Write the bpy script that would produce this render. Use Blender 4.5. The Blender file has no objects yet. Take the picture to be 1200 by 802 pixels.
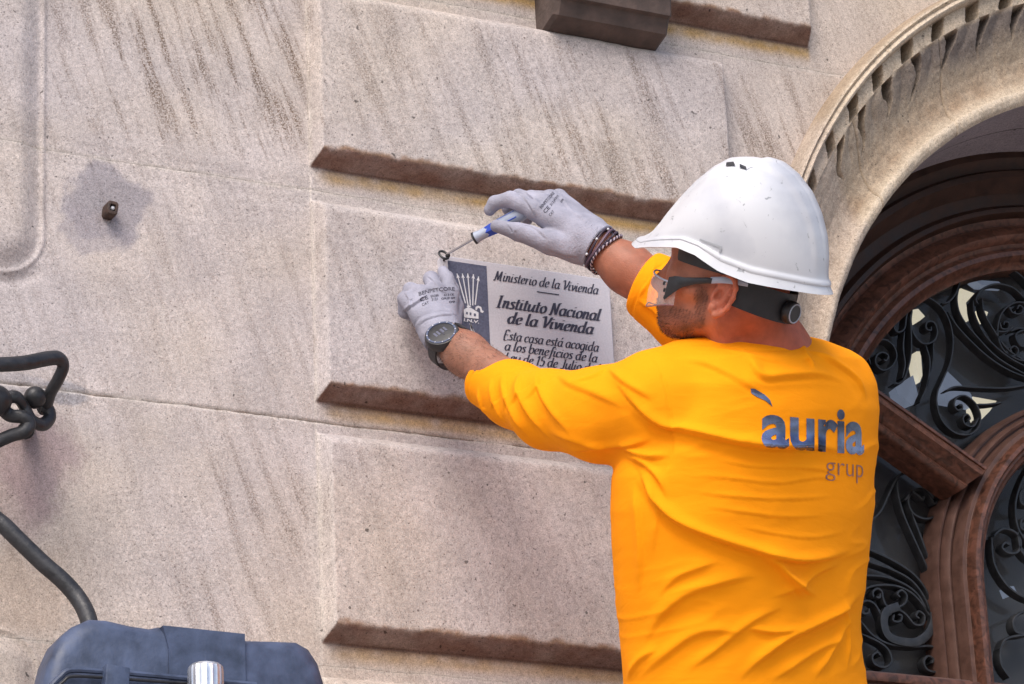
import bpy, math, random
import numpy as np
from mathutils import Vector, Matrix
from mathutils.bvhtree import BVHTree
rng = np.random.default_rng(7); random.seed(7)
SC = bpy.context.scene
COL = SC.collection

# ------------------------------------------------------------------ camera
F = 3966.0                                    # focal length in photo pixels (photo is 1200 px wide)
vx = np.array([8200., -1119., -F]); vz = np.array([-500., 10400., -F])
X = vx/np.linalg.norm(vx); Z = vz - vz.dot(X)*X; Z /= np.linalg.norm(Z); Y = np.cross(Z, X)
RM = np.array([X, Y, Z])                      # world = RM @ camera vector
O = np.array([0., -5., 1.6])                  # camera position; the wall face is the plane y = 0
R_, U_, V_ = RM[:, 0], RM[:, 1], -RM[:, 2]
cd = bpy.data.cameras.new('camera'); cam = bpy.data.objects.new('camera', cd); COL.objects.link(cam)
cd.sensor_width = 36; cd.lens = F/1200*36; cd.clip_end = 500; cd.clip_start = .05
M4 = Matrix([list(RM[0])+[O[0]], list(RM[1])+[O[1]], list(RM[2])+[O[2]], [0, 0, 0, 1]])
cam.matrix_world = M4
SC.camera = cam

# ------------------------------------------------------------------ light
SUN_EL, SUN_AZ = math.radians(48), math.radians(222)   # azimuth clockwise from +Y
w = bpy.data.worlds.new('World'); SC.world = w; w.use_nodes = True
nt = w.node_tree; nt.nodes.clear()
sky = nt.nodes.new('ShaderNodeTexSky'); sky.sky_type = 'NISHITA'; sky.sun_disc = False
sky.sun_elevation = SUN_EL; sky.sun_rotation = SUN_AZ; sky.air_density = 1.0; sky.dust_density = 3.0
bg = nt.nodes.new('ShaderNodeBackground'); bg.inputs[1].default_value = .15
wo = nt.nodes.new('ShaderNodeOutputWorld')
nt.links.new(sky.outputs[0], bg.inputs[0]); nt.links.new(bg.outputs[0], wo.inputs[0])
sl = bpy.data.lights.new('sun', 'SUN'); sl.energy = 1.45; sl.angle = math.radians(30); sl.color = (1, .95, .88)
so = bpy.data.objects.new('sun', sl); COL.objects.link(so)
sd = Vector((math.sin(SUN_AZ)*math.cos(SUN_EL), math.cos(SUN_AZ)*math.cos(SUN_EL), math.sin(SUN_EL)))
so.rotation_euler = sd.to_track_quat('Z', 'Y').to_euler(); so.location = (0, -8, 12)
SC.view_settings.view_transform = 'Standard'; SC.view_settings.look = 'None'
SC.view_settings.exposure = 0.62; SC.view_settings.gamma = 1
SC.view_settings.use_curve_mapping = False

# ------------------------------------------------------------------ helpers
def C(px, py, t):                              # point t metres down the view axis on the ray of a photo pixel
    return O + RM @ np.array([(px-600)*t/F, -(py-401)*t/F, -t])
def W(px, py, off=0.):                         # point on that ray `off` metres in front of the wall plane
    d = RM @ np.array([(px-600)/F, -(py-401)/F, -1.])
    return O + d*((5.-off)/d[1])
def Wh(px, py, off=0.): return W(px, py, off+.036)      # measured from the raised panel face
def unit(v): v = np.asarray(v, float); return v/np.linalg.norm(v)

def tag(o, label=None, cat=None, group=None, kind=None):
    if label: o['label'] = label
    if cat: o['category'] = cat
    if group: o['group'] = group
    if kind: o['kind'] = kind
    return o
def empty(name, loc, label, cat, group=None):
    o = bpy.data.objects.new(name, None); COL.objects.link(o); o.location = [float(v) for v in loc]
    o.empty_display_size = .05
    bpy.context.view_layer.update()
    return tag(o, label, cat, group)
def obj(name, verts, faces, mat, parent=None, smooth=True, attr=None, sharp=None):
    verts = np.asarray(verts, float).reshape(-1, 3)
    if parent is not None: off = np.array(root_loc(parent))
    else: off = np.zeros(3)
    me = bpy.data.meshes.new(name)
    if isinstance(faces, np.ndarray) and faces.ndim == 2:
        n = len(faces); k = faces.shape[1]
        me.vertices.add(len(verts)); me.vertices.foreach_set('co', (verts-off).astype(np.float32).ravel())
        me.loops.add(n*k); me.loops.foreach_set('vertex_index', faces.astype(np.int32).ravel())
        me.polygons.add(n); me.polygons.foreach_set('loop_start', np.arange(0, n*k, k, dtype=np.int32))
        me.update(calc_edges=True)
    else:
        me.from_pydata((verts-off).tolist(), [], [list(map(int, f)) for f in faces]); me.update()
    me.validate()
    if attr:
        for an, arr in attr.items():
            arr = np.asarray(arr, np.float32)
            if arr.ndim == 1:
                a = me.attributes.new(an, 'FLOAT', 'POINT'); a.data.foreach_set('value', arr)
            else:
                a = me.attributes.new(an, 'FLOAT_COLOR', 'POINT')
                a.data.foreach_set('color', np.c_[arr, np.ones(len(arr), np.float32)].ravel().astype(np.float32))
    if smooth:
        me.polygons.foreach_set('use_smooth', [True]*len(me.polygons))
        if sharp: me.set_sharp_from_angle(angle=math.radians(sharp))
    o = bpy.data.objects.new(name, me); COL.objects.link(o)
    if parent is not None: o.parent = parent
    me.materials.append(mat)
    return o
def root_loc(p):
    v = Vector((0, 0, 0))
    while p is not None: v = v + p.location; p = p.parent
    return v

class MB:
    def __init__(s): s.v = []; s.f = []
    def add(s, v, f):
        n = len(s.v); s.v += [tuple(map(float, q)) for q in v]; s.f += [[i+n for i in q] for q in f]; return s
    def box(s, a, b, bev=0):                   # axis aligned box with optional chamfer on all edges
        a = np.array(a, float); b = np.array(b, float); c = (a+b)/2; h = (b-a)/2
        return s.obox(c, np.eye(3), h, bev)
    def obox(s, c, ax, h, bev=0):
        ax = np.asarray(ax, float); h = np.asarray(h, float)
        if bev <= 0:
            v = [c + ax.T @ (np.array([i, j, k])*h) for i in (-1, 1) for j in (-1, 1) for k in (-1, 1)]
            f = [(0, 1, 3, 2), (4, 6, 7, 5), (0, 4, 5, 1), (2, 3, 7, 6), (0, 2, 6, 4), (1, 5, 7, 3)]
            return s.add(v, f)
        import bmesh
        bm = bmesh.new(); bmesh.ops.create_cube(bm, size=2)
        for q in bm.verts: q.co = Vector((q.co.x*h[0], q.co.y*h[1], q.co.z*h[2]))
        bmesh.ops.bevel(bm, geom=list(bm.edges), offset=bev, segments=2, profile=.6, affect='EDGES')
        bm.verts.ensure_lookup_table()
        v = [c + ax.T @ np.array(q.co) for q in bm.verts]; f = [[q.index for q in fc.verts] for fc in bm.faces]
        bm.free(); return s.add(v, f)
    def tube(s, pts, r, n=10, flat=None, cap=True, up=None):
        v, f = tube(pts, r, n, flat, cap, up); return s.add(v, f)
    def ball(s, c, r, ax=None, nu=16, nv=10):
        r = np.ones(3)*r; ax = np.eye(3) if ax is None else np.asarray(ax)
        v = []; f = []
        for j in range(nv+1):
            th = math.pi*j/nv
            for i in range(nu):
                ph = 2*math.pi*i/nu
                q = np.array([math.sin(th)*math.cos(ph), math.sin(th)*math.sin(ph), math.cos(th)])*r
                v.append(np.asarray(c)+ax.T@q)
        for j in range(nv):
            for i in range(nu):
                a = j*nu+i; b = j*nu+(i+1) % nu
                f.append((a, a+nu, b+nu, b))
        return s.add(v, f)
    def build(s, name, mat, parent=None, smooth=True, sharp=35): return obj(name, s.v, s.f, mat, parent, smooth, None, sharp)

def spline(pts, sub=6, closed=False):          # Catmull-Rom through the points
    p = np.asarray(pts, float)
    if len(p) < 3: return np.array([p[0]+(p[-1]-p[0])*t for t in np.linspace(0, 1, sub+1)])
    e = np.vstack([2*p[0]-p[1], p, 2*p[-1]-p[-2]]); out = []
    for i in range(len(p)-1):
        a, b, c, d = e[i:i+4]
        for t in np.arange(sub)/sub:
            out.append(.5*((2*b)+(-a+c)*t+(2*a-5*b+4*c-d)*t*t+(-a+3*b-3*c+d)*t**3))
    out.append(p[-1]); return np.array(out)
def tube(pts, r, n=10, flat=None, cap=True, up=None):
    p = np.asarray(pts, float); m = len(p); r = np.ones(m)*r if np.ndim(r) == 0 else np.asarray(r, float)
    T = np.gradient(p, axis=0); T /= np.linalg.norm(T, axis=1)[:, None]+1e-12
    u = np.array(up if up is not None else ([0, 0, 1] if abs(T[0][2]) < .9 else [1, 0, 0]), float)
    v = []; fl = flat or (1, 1)
    for i in range(m):
        u = u - u.dot(T[i])*T[i]; u /= np.linalg.norm(u)+1e-12; w_ = np.cross(T[i], u)
        for k in range(n):
            a = 2*math.pi*k/n
            v.append(p[i]+(math.cos(a)*u*fl[0]+math.sin(a)*w_*fl[1])*r[i])
    f = [(i*n+k, i*n+(k+1) % n, (i+1)*n+(k+1) % n, (i+1)*n+k) for i in range(m-1) for k in range(n)]
    if cap: f += [tuple(range(n))[::-1], tuple(range((m-1)*n, m*n))]
    return v, f

_lat = {}
def vnoise(x, y, seed=0):                      # smooth value noise in -1..1
    if seed not in _lat: _lat[seed] = np.random.default_rng(1000+seed).uniform(-1, 1, (256, 256))
    L = _lat[seed]; xi = np.floor(x).astype(int); yi = np.floor(y).astype(int); fx = x-xi; fy = y-yi
    fx = fx*fx*(3-2*fx); fy = fy*fy*(3-2*fy); a = xi & 255; b = yi & 255; a1 = (a+1) & 255; b1 = (b+1) & 255
    return (L[a, b]*(1-fx)+L[a1, b]*fx)*(1-fy)+(L[a, b1]*(1-fx)+L[a1, b1]*fx)*fy
def fbm(x, y, seed=0, o=4): return sum(vnoise(x*2**i, y*2**i, seed+i)/2**i for i in range(o))/1.8
def sstep(a, b, x): t = np.clip((x-a)/(b-a), 0, 1); return t*t*(3-2*t)

# ---------- implicit surfaces: distance functions meshed with surface nets
def cone(a, b, ra, rb):
    a = np.array(a); b = np.array(b); ba = b-a; L2 = ba.dot(ba)
    def f(P):
        t = np.clip((P-a)@ba/L2, 0, 1); return np.linalg.norm(P-(a+t[:, None]*ba), axis=1)-(ra+(rb-ra)*t)
    return f
def chain(pts, rs): return [cone(pts[i], pts[i+1], rs[i], rs[i+1]) for i in range(len(pts)-1)]
def ell(c, ax, rad):
    c = np.array(c); ax = np.asarray(ax); rad = np.array(rad)
    def f(P):
        q = (P-c)@ax.T; k0 = np.linalg.norm(q/rad, axis=1); k1 = np.linalg.norm(q/rad**2, axis=1)+1e-9
        return k0*(k0-1)/k1
    return f
def smin(a, b, k): h = np.clip(.5+.5*(b-a)/k, 0, 1); return b*(1-h)+a*h-k*h*(1-h)
def union(fs, k=.01):
    def f(P):
        d = fs[0](P)
        for g in fs[1:]: d = smin(d, g(P), k)
        return d
    return f
def cut(f, g, k=.004): return lambda P: -smin(-f(P), g(P), k)            # f minus g
def half(p, n): p = np.array(p); n = unit(n); return lambda P: (P-p)@n    # negative behind the plane
def inter(f, g, k=.003): return lambda P: -smin(-f(P), -g(P), k)
def polygonise(f, lo, hi, h):
    lo = np.array(lo, float); hi = np.array(hi, float); B = 8
    n = (np.ceil((hi-lo)/h/B).astype(int))*B
    nb = n//B; idx = np.stack(np.meshgrid(*[np.arange(k) for k in nb], indexing='ij'), -1).reshape(-1, 3)
    cen = lo+(idx*B+B/2)*h; dc = f(cen)
    D = np.repeat(np.repeat(np.repeat(dc.reshape(nb).astype(np.float32), B, 0), B, 1), B, 2)
    near = np.nonzero(np.abs(dc) < B*h*1.6+.030)[0]
    loc = np.stack(np.meshgrid(*[np.arange(B)]*3, indexing='ij'), -1).reshape(-1, 3)
    for s in range(0, len(near), 256):
        bi = idx[near[s:s+256]]*B; g = (bi[:, None, :]+loc[None]).reshape(-1, 3)
        D[g[:, 0], g[:, 1], g[:, 2]] = f(lo+g*h)
    S = D < 0
    cn = [(i, j, k) for i in (0, 1) for j in (0, 1) for k in (0, 1)]
    sl_ = lambda A, c: A[c[0]:A.shape[0]-1+c[0], c[1]:A.shape[1]-1+c[1], c[2]:A.shape[2]-1+c[2]]
    cnt = sum(sl_(S, c).astype(np.int8) for c in cn)
    ci = np.argwhere((cnt > 0) & (cnt < 8)); vid = -np.ones(cnt.shape, np.int32); vid[tuple(ci.T)] = np.arange(len(ci))
    acc = np.zeros((len(ci), 3)); num = np.zeros(len(ci))
    for a in range(8):
        for b in range(a+1, 8):
            ca, cb = np.array(cn[a]), np.array(cn[b])
            if np.abs(ca-cb).sum() != 1: continue
            da = D[tuple((ci+ca).T)]; db = D[tuple((ci+cb).T)]; m = (da < 0) != (db < 0)
            t = np.where(m, da/np.where(m, da-db, 1), 0); acc += (ca+(cb-ca)*t[:, None])*m[:, None]; num += m
    v = lo+(ci+acc/num[:, None])*h; faces = []
    for ax in range(3):
        e = np.zeros(3, int); e[ax] = 1; o1, o2 = [(1, 2), (2, 0), (0, 1)][ax]
        A = S[:-1 if ax == 0 else None, :-1 if ax == 1 else None, :-1 if ax == 2 else None]
        Bb = S[1 if ax == 0 else 0:, 1 if ax == 1 else 0:, 1 if ax == 2 else 0:]
        q = np.argwhere(A != Bb); q = q[(q[:, o1] > 0) & (q[:, o2] > 0) & (q[:, o1] < n[o1]-1) & (q[:, o2] < n[o2]-1)]
        d1 = np.zeros(3, int); d1[o1] = 1; d2 = np.zeros(3, int); d2[o2] = 1
        F4 = np.stack([vid[tuple((q-d1-d2).T)], vid[tuple((q-d2).T)], vid[tuple(q.T)], vid[tuple((q-d1).T)]], 1)
        ins = A[tuple(q.T)]; F4[~ins] = F4[~ins][:, ::-1]; faces.append(F4)
    return v, np.vstack(faces)
def smooth_mesh(v, f, it=2, lam=.5):
    e = np.vstack([f[:, [0, 1]], f[:, [1, 2]], f[:, [2, 3]], f[:, [3, 0]]])
    deg = np.bincount(e[:, 0], minlength=len(v))+np.bincount(e[:, 1], minlength=len(v))
    for _ in range(it):
        s = np.stack([np.bincount(e[:, 0], v[e[:, 1], k], len(v))+np.bincount(e[:, 1], v[e[:, 0], k], len(v)) for k in range(3)], 1)
        v = v+lam*(s/deg[:, None]-v)
    return v
def vnormals(v, f):
    n = np.cross(v[f[:, 2]]-v[f[:, 0]], v[f[:, 3]]-v[f[:, 1]]); N = np.zeros_like(v)
    for k in range(4):
        for a in range(3): N[:, a] += np.bincount(f[:, k], n[:, a], len(v))
    return N/(np.linalg.norm(N, axis=1)[:, None]+1e-12)

# ------------------------------------------------------------------ materials
def mat(name, col, rough=.6, noise=0., nscale=30., bump=0., bscale=60., metal=0., spec=.5, coat=0., sss=0., extra=None, detail=6):
    m = bpy.data.materials.new(name); m.use_nodes = True; t = m.node_tree; b = t.nodes['Principled BSDF']
    b.inputs['Base Color'].default_value = (*col, 1); b.inputs['Roughness'].default_value = rough
    b.inputs['Metallic'].default_value = metal; b.inputs['Specular IOR Level'].default_value = spec
    b.inputs['Coat Weight'].default_value = coat
    if sss: b.inputs['Subsurface Weight'].default_value = sss; b.inputs['Subsurface Radius'].default_value = (.012, .004, .002); b.inputs['Subsurface Scale'].default_value = 1
    tc = t.nodes.new('ShaderNodeTexCoord')
    if noise:
        n = t.nodes.new('ShaderNodeTexNoise'); n.inputs['Scale'].default_value = nscale; n.inputs['Detail'].default_value = detail
        t.links.new(tc.outputs['Object'], n.inputs['Vector'])
        r = t.nodes.new('ShaderNodeMapRange'); r.inputs[1].default_value = .3; r.inputs[2].default_value = .7
        r.inputs[3].default_value = 1-noise; r.inputs[4].default_value = 1+noise
        t.links.new(n.outputs[0], r.inputs[0])
        mx = t.nodes.new('ShaderNodeVectorMath'); mx.operation = 'SCALE'; mx.inputs[0].default_value = col
        t.links.new(r.outputs[0], mx.inputs['Scale']); t.links.new(mx.outputs[0], b.inputs['Base Color'])
        r2 = t.nodes.new('ShaderNodeMapRange'); r2.inputs[1].default_value = .3; r2.inputs[2].default_value = .7
        r2.inputs[3].default_value = max(rough-.12, .05); r2.inputs[4].default_value = min(rough+.12, 1)
        t.links.new(n.outputs[0], r2.inputs[0]); t.links.new(r2.outputs[0], b.inputs['Roughness'])
    if bump:
        n = t.nodes.new('ShaderNodeTexNoise'); n.inputs['Scale'].default_value = bscale; n.inputs['Detail'].default_value = 8
        t.links.new(tc.outputs['Object'], n.inputs['Vector'])
        bp = t.nodes.new('ShaderNodeBump'); bp.inputs['Strength'].default_value = 1; bp.inputs['Distance'].default_value = bump
        t.links.new(n.outputs[0], bp.inputs['Height']); t.links.new(bp.outputs[0], b.inputs['Normal'])
    if extra: extra(m, t, b, tc)
    return m

def stone_material(name='stone', use_attr=True, base=(.47, .40, .355)):
    m = bpy.data.materials.new(name); m.use_nodes = True; t = m.node_tree; b = t.nodes['Principled BSDF']; N = t.nodes; L = t.links
    b.inputs['Roughness'].default_value = .88; b.inputs['Specular IOR Level'].default_value = .25
    tc = N.new('ShaderNodeTexCoord')
    def noise(scale, vec=None, det=4, rough=.6):
        n = N.new('ShaderNodeTexNoise'); n.inputs['Scale'].default_value = scale; n.inputs['Detail'].default_value = det
        n.inputs['Roughness'].default_value = rough; L.new(vec or tc.outputs['Object'], n.inputs['Vector']); return n.outputs[0]
    def ramp(v, a, c, lo, hi):
        r = N.new('ShaderNodeMapRange'); r.interpolation_type = 'SMOOTHSTEP'
        for i, q in enumerate((a, c, lo, hi)): r.inputs[i+1].default_value = q
        L.new(v, r.inputs[0]); return r.outputs[0]
    def math_(op, a, c):
        r = N.new('ShaderNodeMath'); r.operation = op
        for i, q in enumerate((a, c)):
            if hasattr(q, 'links'): L.new(q, r.inputs[i])
            else: r.inputs[i].default_value = q
        return r.outputs[0]
    if use_attr:
        at = N.new('ShaderNodeAttribute'); at.attribute_name = 'tone'; col = at.outputs['Color']
        st = N.new('ShaderNodeAttribute'); st.attribute_name = 'streak'; stf = st.outputs['Fac']
    else:
        rgb = N.new('ShaderNodeRGB'); rgb.outputs[0].default_value = (*base, 1); col = rgb.outputs[0]; stf = None
    g1 = noise(420, det=3); g2 = noise(130, det=4); g3 = noise(9, det=5)
    sp = ramp(g1, .28, .72, .77, 1.23)                   # bright and dark grains
    sp2 = ramp(g2, .3, .7, .86, 1.12); sp3 = ramp(g3, .3, .7, .92, 1.08)
    pit = ramp(noise(260, det=2), .27, .36, .45, 1.0)     # dark pits
    v = math_('MULTIPLY', math_('MULTIPLY', sp, sp2), math_('MULTIPLY', sp3, pit))
    if stf is not None:                                   # tooled streaks running down to the right
        mp = N.new('ShaderNodeMapping'); mp.vector_type = 'POINT'
        mp.inputs['Rotation'].default_value = (0, math.radians(-19), 0); mp.inputs['Scale'].default_value = (1, 1, .085)
        vr = N.new('ShaderNodeVectorRotate'); vr.rotation_type = 'Y_AXIS'; vr.inputs['Angle'].default_value = math.radians(19)
        L.new(tc.outputs['Object'], vr.inputs['Vector'])
        mp.inputs['Rotation'].default_value = (0, 0, 0); L.new(vr.outputs[0], mp.inputs['Vector'])
        sn = noise(46, mp.outputs[0], det=4, rough=.6); grain = noise(330, det=3)
        band = ramp(sn, .44, .66, 0, 1)
        dark = math_('MULTIPLY', band, ramp(grain, .40, .60, .12, 1))
        k = math_('MULTIPLY', dark, stf); kk = k
    mx = N.new('ShaderNodeVectorMath'); mx.operation = 'SCALE'; L.new(col, mx.inputs[0]); L.new(v, mx.inputs['Scale'])
    outc = mx.outputs[0]
    if stf is not None:
        dk_ = N.new('ShaderNodeMix'); dk_.data_type = 'RGBA'; dk_.blend_type = 'MULTIPLY'; dk_.inputs[7].default_value = (.34, .28, .23, 1)
        L.new(kk, dk_.inputs[0]); L.new(outc, dk_.inputs[6]); outc = dk_.outputs[2]
    dots = ramp(noise(75, det=1), .22, .25, .35, 1.0)
    m2 = N.new('ShaderNodeVectorMath'); m2.operation = 'SCALE'; L.new(outc, m2.inputs[0]); L.new(dots, m2.inputs['Scale'])
    L.new(m2.outputs[0], b.inputs['Base Color'])
    h = math_('ADD', math_('MULTIPLY', g1, .5), math_('ADD', math_('MULTIPLY', g2, 1.2), math_('MULTIPLY', pit, .5)))
    bp = N.new('ShaderNodeBump'); bp.inputs['Strength'].default_value = .8; bp.inputs['Distance'].default_value = .0012
    L.new(h, bp.inputs['Height']); L.new(bp.outputs[0], b.inputs['Normal'])
    return m
M_stone = stone_material()
M_plain = stone_material('plain_stone', False)
def wood_extra(m, t, b, tc):
    mp = t.nodes.new('ShaderNodeMapping'); mp.inputs['Scale'].default_value = (16, 16, 16)
    L = t.links; L.new(tc.outputs['Object'], mp.inputs['Vector'])
    n = t.nodes.new('ShaderNodeTexNoise'); n.inputs['Scale'].default_value = 3; n.inputs['Detail'].default_value = 9; n.inputs['Distortion'].default_value = 1.2
    L.new(mp.outputs[0], n.inputs['Vector'])
    cr = t.nodes.new('ShaderNodeValToRGB'); cr.color_ramp.elements[0].position = .32; cr.color_ramp.elements[1].position = .7
    cr.color_ramp.elements[0].color = (.045, .019, .012, 1); cr.color_ramp.elements[1].color = (.165, .066, .042, 1)
    L.new(n.outputs[0], cr.inputs[0]); L.new(cr.outputs[0], b.inputs['Base Color'])
M_wood = mat('varnished_wood', (.16, .06, .035), .42, bump=.0008, bscale=90, extra=wood_extra, coat=.08, spec=.35)
M_wood_shade = mat('shade_dark_wood', (.042, .020, .014), .5, .35, 30, bump=.0006, bscale=90, spec=.3)  # darker copy of the wood; recess shade put into its colour
M_wood2 = mat('weathered_wood', (.115, .058, .043), .55, .25, 40, bump=.0006, bscale=120)
M_iron = mat('wrought_iron', (.030, .030, .034), .45, .3, 60, bump=.001, bscale=120, metal=.3)
M_grille = mat('painted_grille_iron', (.04, .041, .045), .45, .3, 60, bump=.0004, bscale=200, metal=.4)
M_glove = mat('grey_glove_knit', (.305, .30, .365), .8, .2, 26, bump=.0013, bscale=330, spec=.25)
M_rubber = mat('black_rubber', (.018, .018, .022), .45, .2, 80, bump=.0003, bscale=200)
M_white = mat('white_helmet_plastic', (.80, .82, .85), .33, 0, spec=.5)
M_silver = mat('silver_print', (.20, .22, .34), .22, .75, 22, metal=.9)
M_ink = mat('dark_ink', (.03, .028, .05), .6)
M_plaque = mat('enamelled_plaque', (.50, .48, .52), .42, .07, 300, bump=.0004, bscale=350)
M_slate = mat('slate_print', (.085, .09, .14), .5, .25, 250)
M_pwhite = mat('pale_print', (.62, .62, .66), .5, .06, 300)
M_steel = mat('bright_steel', (.6, .6, .62), .25, metal=1)
M_blue = mat('blue_handle', (.02, .06, .42), .35)
M_grip = mat('grey_handle', (.36, .40, .50), .4, .1, 60)
M_denim = mat('navy_work_trousers', (.02, .025, .05), .9, .2, 80, bump=.0006, bscale=300)
M_case = mat('faded_blue_grey_plastic', (.048, .066, .120), .5, .4, 30, bump=.0006, bscale=160)
M_alu = mat('aluminium', (.62, .64, .68), .35, .15, 40, metal=.9)
M_asphalt = mat('pavement', (.22, .21, .2), .9, .15, 20, bump=.002, bscale=60)
M_hair = mat('dark_hair', (.018, .012, .010), .7, .4, 200, bump=.002, bscale=300)
M_lens = mat('clear_lens', (.9, .9, .92), .05)
_b = M_lens.node_tree.nodes['Principled BSDF']; _b.inputs['Alpha'].default_value = .22
M_glass = mat('window_glass', (.02, .022, .025), .04)
_b = M_glass.node_tree.nodes['Principled BSDF']; _b.inputs['Alpha'].default_value = .35; _b.inputs['Base Color'].default_value = (.15, .155, .165, 1)  # grey base stands in for reflection and hall light in the pane
def emis(name, col, s):
    m = bpy.data.materials.new(name); m.use_nodes = True; b = m.node_tree.nodes['Principled BSDF']
    b.inputs['Base Color'].default_value = (*col, 1); b.inputs['Emission Color'].default_value = (*col, 1); b.inputs['Emission Strength'].default_value = s
    return m
M_lit = emis('cream_glow', (.9, .82, .62), .6); M_litb = emis('bluish_glow', (.30, .36, .5), .3)  # glow for the added bright patches behind the glass
M_dark = mat('dark_interior', (.16, .15, .16), .9, .2, 8)

def skin_extra(m, t, b, tc):
    L = t.links; at = t.nodes.new('ShaderNodeAttribute'); at.attribute_name = 'tone'
    n = t.nodes.new('ShaderNodeTexNoise'); n.inputs['Scale'].default_value = 60; n.inputs['Detail'].default_value = 8; L.new(tc.outputs['Object'], n.inputs['Vector'])
    r = t.nodes.new('ShaderNodeMapRange'); r.inputs[1].default_value = .3; r.inputs[2].default_value = .7; r.inputs[3].default_value = .84; r.inputs[4].default_value = 1.14
    L.new(n.outputs[0], r.inputs[0])
    mx = t.nodes.new('ShaderNodeVectorMath'); mx.operation = 'SCALE'; L.new(at.outputs['Color'], mx.inputs[0]); L.new(r.outputs[0], mx.inputs['Scale'])
    L.new(mx.outputs[0], b.inputs['Base Color'])
M_skin = mat('skin', (.5, .25, .17), .5, bump=.0007, bscale=350, sss=.15, extra=skin_extra, spec=.4)
def shirt_extra(m, t, b, tc):
    L = t.links; N = t.nodes
    mp = N.new('ShaderNodeMapping'); mp.inputs['Scale'].default_value = (1, 1, 3.2); mp.inputs['Rotation'].default_value = (0, .18, 0)
    L.new(tc.outputs['Object'], mp.inputs['Vector'])
    n1 = N.new('ShaderNodeTexNoise'); n1.inputs['Scale'].default_value = 22; n1.inputs['Detail'].default_value = 4; n1.inputs['Distortion'].default_value = .6
    L.new(mp.outputs[0], n1.inputs['Vector'])
    n2 = N.new('ShaderNodeTexNoise'); n2.inputs['Scale'].default_value = 900; L.new(tc.outputs['Object'], n2.inputs['Vector'])
    b1 = N.new('ShaderNodeBump'); b1.inputs['Distance'].default_value = .0012; b1.inputs['Strength'].default_value = .7; L.new(n1.outputs[0], b1.inputs['Height'])
    b2 = N.new('ShaderNodeBump'); b2.inputs['Distance'].default_value = .0005; b2.inputs['Strength'].default_value = .6; L.new(n2.outputs[0], b2.inputs['Height'])
    L.new(b1.outputs[0], b2.inputs['Normal']); L.new(b2.outputs[0], b.inputs['Normal'])
    b.inputs['Sheen Weight'].default_value = .0
M_shirt = mat('orange_cotton', (.99, .315, .004), .85, extra=shirt_extra, spec=.12)

# ------------------------------------------------------------------ setting: ground
v = []; f = []
obj('pavement', [(-60, -3.2, 0), (60, -3.2, 0), (60, .0, 0), (-60, .0, 0)], [(0, 1, 2, 3)], M_plain, smooth=False)['kind'] = 'structure'
SC.objects['pavement']['kind'] = 'structure'
mb = MB(); mb.box((-60, -3.35, -.12), (60, -3.203, .0)); tag(mb.build('kerb', M_plain, smooth=False), kind='structure')
tag(obj('road', [(-300, -300, -.124), (300, -300, -.124), (300, 300, -.124), (-300, 300, -.124)], [(0, 1, 2, 3)], M_asphalt, smooth=False), kind='structure')

# ------------------------------------------------------------------ the stone wall
Z0 = 1.6
PX0, PX1 = 2.222, 3.081                        # left and right edge of the raised panels
LED = [2.853+Z0, 2.4305+Z0, 1.989+Z0, 1.561+Z0]   # underside base line of each panel
JNT = [2.802+Z0, 2.384+Z0, 1.952+Z0, 1.520+Z0]    # course joints
PTOP = [None]+[j-.022 for j in JNT]
PR = [3.287, PX1, PX1, PX1]
AC_IN = (4.126, 1.997+Z0, .880); AC_OUT = (4.166, 2.115+Z0, 1.052)
D_, W_ = .036, .020                            # panel relief and bevel width
pan = [(PX0-.3, 3.287, LED[0], LED[0]+.42)] + [(PX0, PX1, LED[i], JNT[i-1]-.020) for i in (1, 2, 3)] + [(PX0, PX1, LED[3]-.43, JNT[3]-.020)]
LPX, LPZ = 1.730, W(20, 322)[2]                # left rounded panel: right edge and lower edge
LBZ = W(40, 741)[2]
def panel_h(x, z, x0, x1, z0, z1, wv):
    d = np.minimum(np.minimum(x-x0, x1-x)*1.9, np.minimum(z-z0, z1-z)) + wv
    t = np.clip(d/W_, 0, 1.25)/1.25; return D_*(1-(1-t)**1.55)
def rbox(x, z, x0, x1, z0, z1, r):             # rounded rectangle distance (negative inside)
    qx = np.abs(x-(x0+x1)/2)-(x1-x0)/2+r; qz = np.abs(z-(z0+z1)/2)-(z1-z0)/2+r
    return np.hypot(np.maximum(qx, 0), np.maximum(qz, 0))+np.minimum(np.maximum(qx, qz), 0)-r
def joint_z(k, x): return JNT[k] + .0022*fbm(x*14, x*0+k*5, 40) + .0008*fbm(x*90, x*0+k, 44)
def wall_h(x, z):
    wv = .0016*fbm(x*25, z*25, 3)+.0012*np.maximum(fbm(x*70, z*70, 4), 0)
    h = .0016*fbm(x*9, z*9, 1, 5) + .0006*fbm(x*60, z*60, 8)
    for p in pan: h = h+panel_h(x, z, *p, wv)
    # left rounded panels: a quirk then a soft raised field
    for (z0, z1) in ((LPZ, LPZ+1.1), (LBZ-.9, LBZ)):
        d = rbox(x, z, .9, LPX, z0, z1, .075)
        h = h + .016*sstep(-.002, -.050, d) + .0035*np.exp(-((d+.001)/.0045)**2) - .004*np.exp(-((d-.016)/.011)**2)*sstep(z0+.03, z0-.01, z)
    # shallow sunk band across the top of the left field
    h = h - .0012*sstep(.016, 0, np.abs(z-(LED[1]-.052-.012*(x-2)))-.018)*(x < PX0)
    return h
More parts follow.
